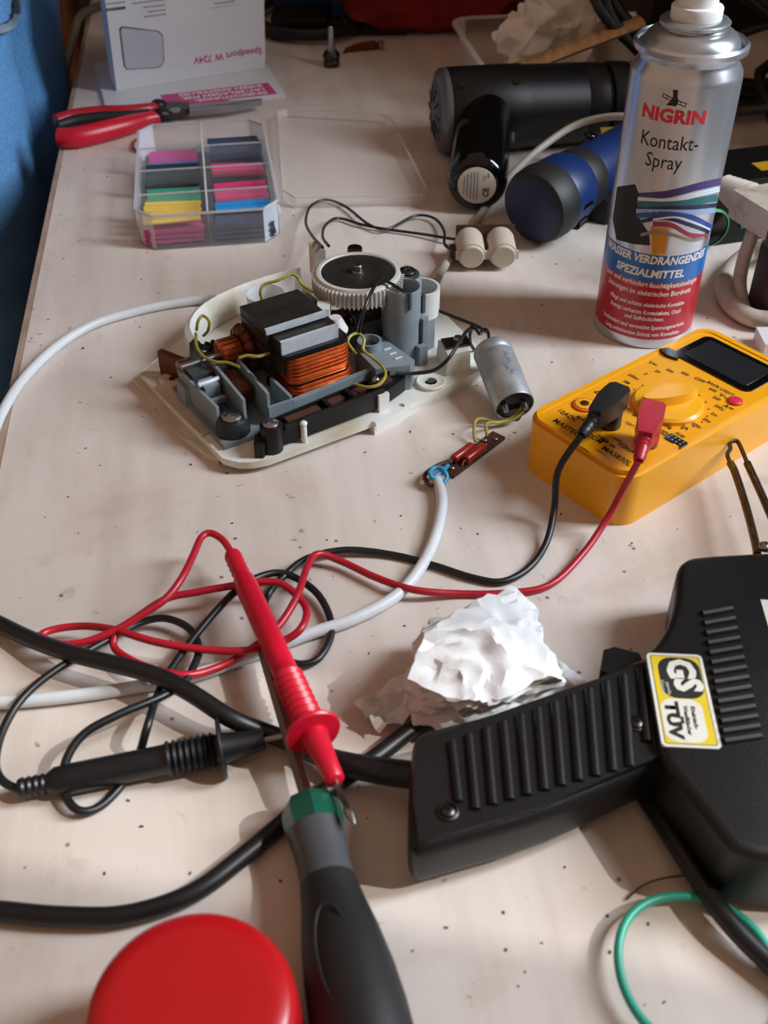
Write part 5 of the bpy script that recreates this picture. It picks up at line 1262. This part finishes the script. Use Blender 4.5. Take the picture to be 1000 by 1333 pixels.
# ------------------------------------------------------------------ items along the far edge
q = P(570, 50); o = crumple((0, 0, 0), (.150, .075, .075), 6.3, amp=(.24, .16, .08), freq=(1.2, 2.6, 5.5), sub=5).build('red_cloth', M_['red_cloth'], None, ang=70)
o.location = (q.x - .01, q.y + .062, 0.0005); tag(o, 'dark red cloth heaped at the far end of the bench', 'cloth')
q = P(405, 45); pts = []
for i in range(56):
    t = i / 55 * 2.3 * 2 * math.pi; pts.append((q.x + (.066 + .004 * math.sin(t * .6)) * math.cos(t + .5), q.y + .045 + .082 * math.sin(t + .5), .007 + .006 * (i / 55)))
single(MB().tube(pts, .0052, 12, smooth=3), 'coiled_lead', M_['cord_black'], 'ring of black cable lying behind the white carton', 'cable', Vector((q.x, q.y + .045, 0)))
q = P(372, 45); gp_ = thing('black_adapter', 'black adapter block lying inside the ring of black cable', 'adapter', (q.x + .02, q.y, .0))
MB().box((-.034, -.022, .001), (.028, .03, .024), .005, None, 3).build('adapter_body', M_['black_plastic'], gp_)
MB().box((.028, -.005, .008), (.046, .007, .016), .002).build('adapter_nose', M_['rubber_black'], gp_)
q = P(410, 30); bc = thing('blue_clamp', 'blue plastic cable connector beside the black adapter', 'connector', (q.x, q.y, 0), R(10))
MB().box((-.045, -.009, .014), (.020, .009, .030), .004, None, 3).build('connector_body', M_['tool_blue'], bc); MB().box((.020, -.013, .010), (.045, .013, .034), .004, None, 3).build('connector_head', mk('light_blue', '#2f5f96', .4), bc); MB().box((-.03, -.008, 0), (.03, .008, .014), .002).build('connector_foot', M_['tool_dark_blue'], bc)
q = P(432, 86); q.z = 0
bo_ = thing('valve_stub', 'steel stud standing on its flange near the white carton', 'stud', q)
MB().lathe([(.0080, 0), (.0085, .001), (.0085, .006), (.0078, .007), (.0068, .0075), (.0090, .0085), (.0092, .012), (.006, .016)], n=24).build('flange', M_['dark_steel'], bo_); MB().lathe([(.0042, .015), (.0040, .026), (.0034, .027), (.0034, .038), (.002, .040)], n=18).build('stem', M_['steel'], bo_)
q = P(475, 66); q.z = 0
lf = thing('rusty_clip', 'rusty brown metal clip lying beside the steel stud', 'clip', q, R(12))
MB().prism([(-.026, -.006), (-.010, -.002), (.012, -.001), (.020, .004), (.016, .016), (.002, .014), (-.010, .008)], 0.0, .006, .001, taper=.15).build('plate', M_['rust'], lf); MB().cyl((.018, 0, .001), (.018, 0, .009), .003, None, 14).build('pin', M_['steel'], lf)
q = P(488, 45); single(MB().box((q.x - .03, q.y - .004, 0), (q.x + .035, q.y + .05, .030), .006, None, 3), 'dark_box', M_['black_plastic'], 'small black box between cable ring and red cloth', 'box', Vector((q.x, q.y, 0)))

# ------------------------------------------------------------------ chair, hanging cable
chx = thing('wooden_chair', 'brown wooden chair standing behind the far left bench corner', 'chair', (-.625, 1.62, FLOOR), R(20))
for x in (-.19, .19):
    MB().tube([(x, .19, 0), (x, .19, .45), (x, .235, .90)], .017, 10, smooth=3).build('leg', M_['wood'], chx); MB().tube([(x, -.19, 0), (x, -.19, .44)], .017, 10, smooth=0).build('leg', M_['wood'], chx)
MB().box((-.21, -.21, .44), (.21, .21, .465), .006).build('seat', M_['wood'], chx)
for z in (.60, .72, .85): MB().box((-.19, .19 + (z - .45) * .1, z), (.19, .205 + (z - .45) * .1, z + .05), .003).build('back_slat', M_['wood'], chx)
for x in (-.19, .19): MB().box((x - .01, -.19, .2), (x + .01, .19, .22), .003).build('stretcher', M_['wood'], chx)
e0 = A0 + ed * .62
pts = [A0 + ed * (t) + en * dx + Vector((0, 0, z)) for t, dx, z in ((.62, .06, .004), (.60, .012, .006), (.575, -.008, .002), (.54, -.020, -.04), (.50, -.022, -.12), (.46, -.022, -.25), (.44, -.03, -.45), (.44, -.05, -.70))]
single(MB().tube([P(135, 5, .0045), P(118, 12, .0045), P(104, 22, .004)] + [A0 + ed * t + en * dx + Vector((0, 0, z)) for t, dx, z in ((.80, -.012, -.004), (.70, -.026, -.040), (.62, -.030, -.10), (.56, -.032, -.19), (.54, -.034, -.4), (.54, -.034, -.72))], .0045, 12, smooth=6), 'hanging_cable', mk('cord_taupe', '#7d7064', .5, var=.2), 'grey-brown cable hanging over the far left bench edge', 'cable', P(110, 20))

# ------------------------------------------------------------------ person standing at the left edge
pz = lambda x, y, z: (x, y, FLOOR + z)
V = [pz(-.445, 1.08, .96), pz(-.440, 1.00, .88), pz(-.425, .985, .66), pz(-.430, .975, .47), pz(-.455, .97, .10), pz(-.37, .965, .045), pz(-.30, .965, .04),
     pz(-.440, 1.16, .88), pz(-.435, 1.175, .66), pz(-.44, 1.185, .47), pz(-.46, 1.19, .10), pz(-.37, 1.195, .045), pz(-.30, 1.195, .04),
     pz(-.445, 1.08, 1.12), pz(-.440, 1.08, 1.30), pz(-.430, 1.08, 1.43), pz(-.415, 1.08, 1.52), pz(-.400, 1.08, 1.60), pz(-.400, 1.08, 1.72),
     pz(-.435, .90, 1.41), pz(-.47, .85, 1.14), pz(-.30, .90, 1.02), pz(-.22, .93, 1.03), pz(-.435, 1.26, 1.41), pz(-.47, 1.31, 1.14), pz(-.30, 1.26, 1.02), pz(-.22, 1.23, 1.03)]
E_ = [(0, 1), (1, 2), (2, 3), (3, 4), (4, 5), (5, 6), (0, 7), (7, 8), (8, 9), (9, 10), (10, 11), (11, 12), (0, 13), (13, 14), (14, 15), (15, 16), (16, 17), (17, 18), (15, 19), (19, 20), (20, 21), (21, 22), (15, 23), (23, 24), (24, 25), (25, 26)]
RD = [.128, .118, .102, .072, .052, .045, .035, .118, .102, .072, .052, .045, .035, .125, .135, .11, .058, .085, .085, .062, .045, .036, .030, .062, .045, .036, .030]
me = bpy.data.meshes.new('tmp'); me.from_pydata(V, E_, []); to = bpy.data.objects.new('tmp', me); C.objects.link(to)
sk_ = to.modifiers.new('skin', 'SKIN'); sb_ = to.modifiers.new('sub', 'SUBSURF'); sb_.levels = 3; sb_.render_levels = 3
for i, r in enumerate(RD): me.skin_vertices[0].data[i].radius = (r, r)
me.skin_vertices[0].data[0].use_root = True
dg = bpy.context.evaluated_depsgraph_get(); dg.update(); bme = bpy.data.meshes.new_from_object(to.evaluated_get(dg)); bpy.data.objects.remove(to)
pe0 = Vector((-.44, 1.08, FLOOR))
bme.materials.clear()
for k in ('jeans', 'sweater', 'skin', 'shoe'): bme.materials.append(M_[k])
for p in bme.polygons:
    z = p.center.z - FLOOR; p.use_smooth = True
    p.material_index = 3 if z < .085 else (0 if z < 1.02 and not p.center.x > -.305 or z < .97 else (2 if z > 1.47 or p.center.x > -.25 else 1))
for v in bme.vertices:                                     # cloth folds on the trouser legs
    z = v.co.z - FLOOR
    if .1 < z < 1.0: v.co += v.normal * (.006 * noise.noise(Vector((v.co.x * 9, v.co.y * 9, v.co.z * 22))) + .003 * noise.noise(v.co * 45))
bvh = BVHTree.FromPolygons([v.co.copy() for v in bme.vertices], [list(p.vertices) for p in bme.polygons])
for v in bme.vertices: v.co -= pe0
per = mobj('person', bme, None); per.location = pe0
tag(per, 'person in light blue jeans standing at the left side of the bench', 'person')
def onbody(px, py, lift):
    h = bvh.ray_cast(Vector((0, 0, CAMH)), ray(px, py))
    return None if h[0] is None else h[0] + h[1] * lift - pe0
seam = [onbody(x, y, .002) for x, y in ((14, -18), (20, 8), (18, 24), (8, 34), (-8, 40), (-30, 42))]
seam = [p for p in seam if p]
if len(seam) > 3:
    MB().tube(seam, .0045, 8, smooth=5, flat=.6).build('pocket_hem', M_['jean_stitch'], per)
    pk = [onbody(x, y, .0025) for x, y in ((12, -18), (16, 6), (14, 22), (5, 30), (-8, 34), (-30, 36), (-40, 5), (-30, -18))]
    pk = [p for p in pk if p]
    if len(pk) > 4: MB().poly(pk).build('pocket_opening', M_['pocket_dark'], per)
b = MB(); hc = Vector(pz(-.41, 1.08, 1.68)) - pe0
b.ball(hc, .112, 3, (1, .92, .98)); b.build('hair', M_['hair'], per)
fx_ = hc + Vector((.085, 0, -.03))
for s_ in (-1, 1):
    MB().ball(fx_ + Vector((.012, .034 * s_, .015)), .011, 2).build('eye', M_['print_white'], per); MB().ball(hc + Vector((0, .100 * s_, -.03)), .024, 2, (.8, .4, 1.2)).build('ear', M_['skin'], per)
b = MB(); b.ball(fx_ + Vector((.0, 0, -.035)), .078, 3, (.55, .86, 1.1)); b.ball(fx_ + Vector((.045, 0, -.015)), .017, 2, (1, .8, 1.4)); b.build('face', M_['skin'], per)
MB().ball(fx_ + Vector((.040, 0, -.060)), .020, 2, (.3, 1.1, .25)).build('mouth', M_['print_red'], per)
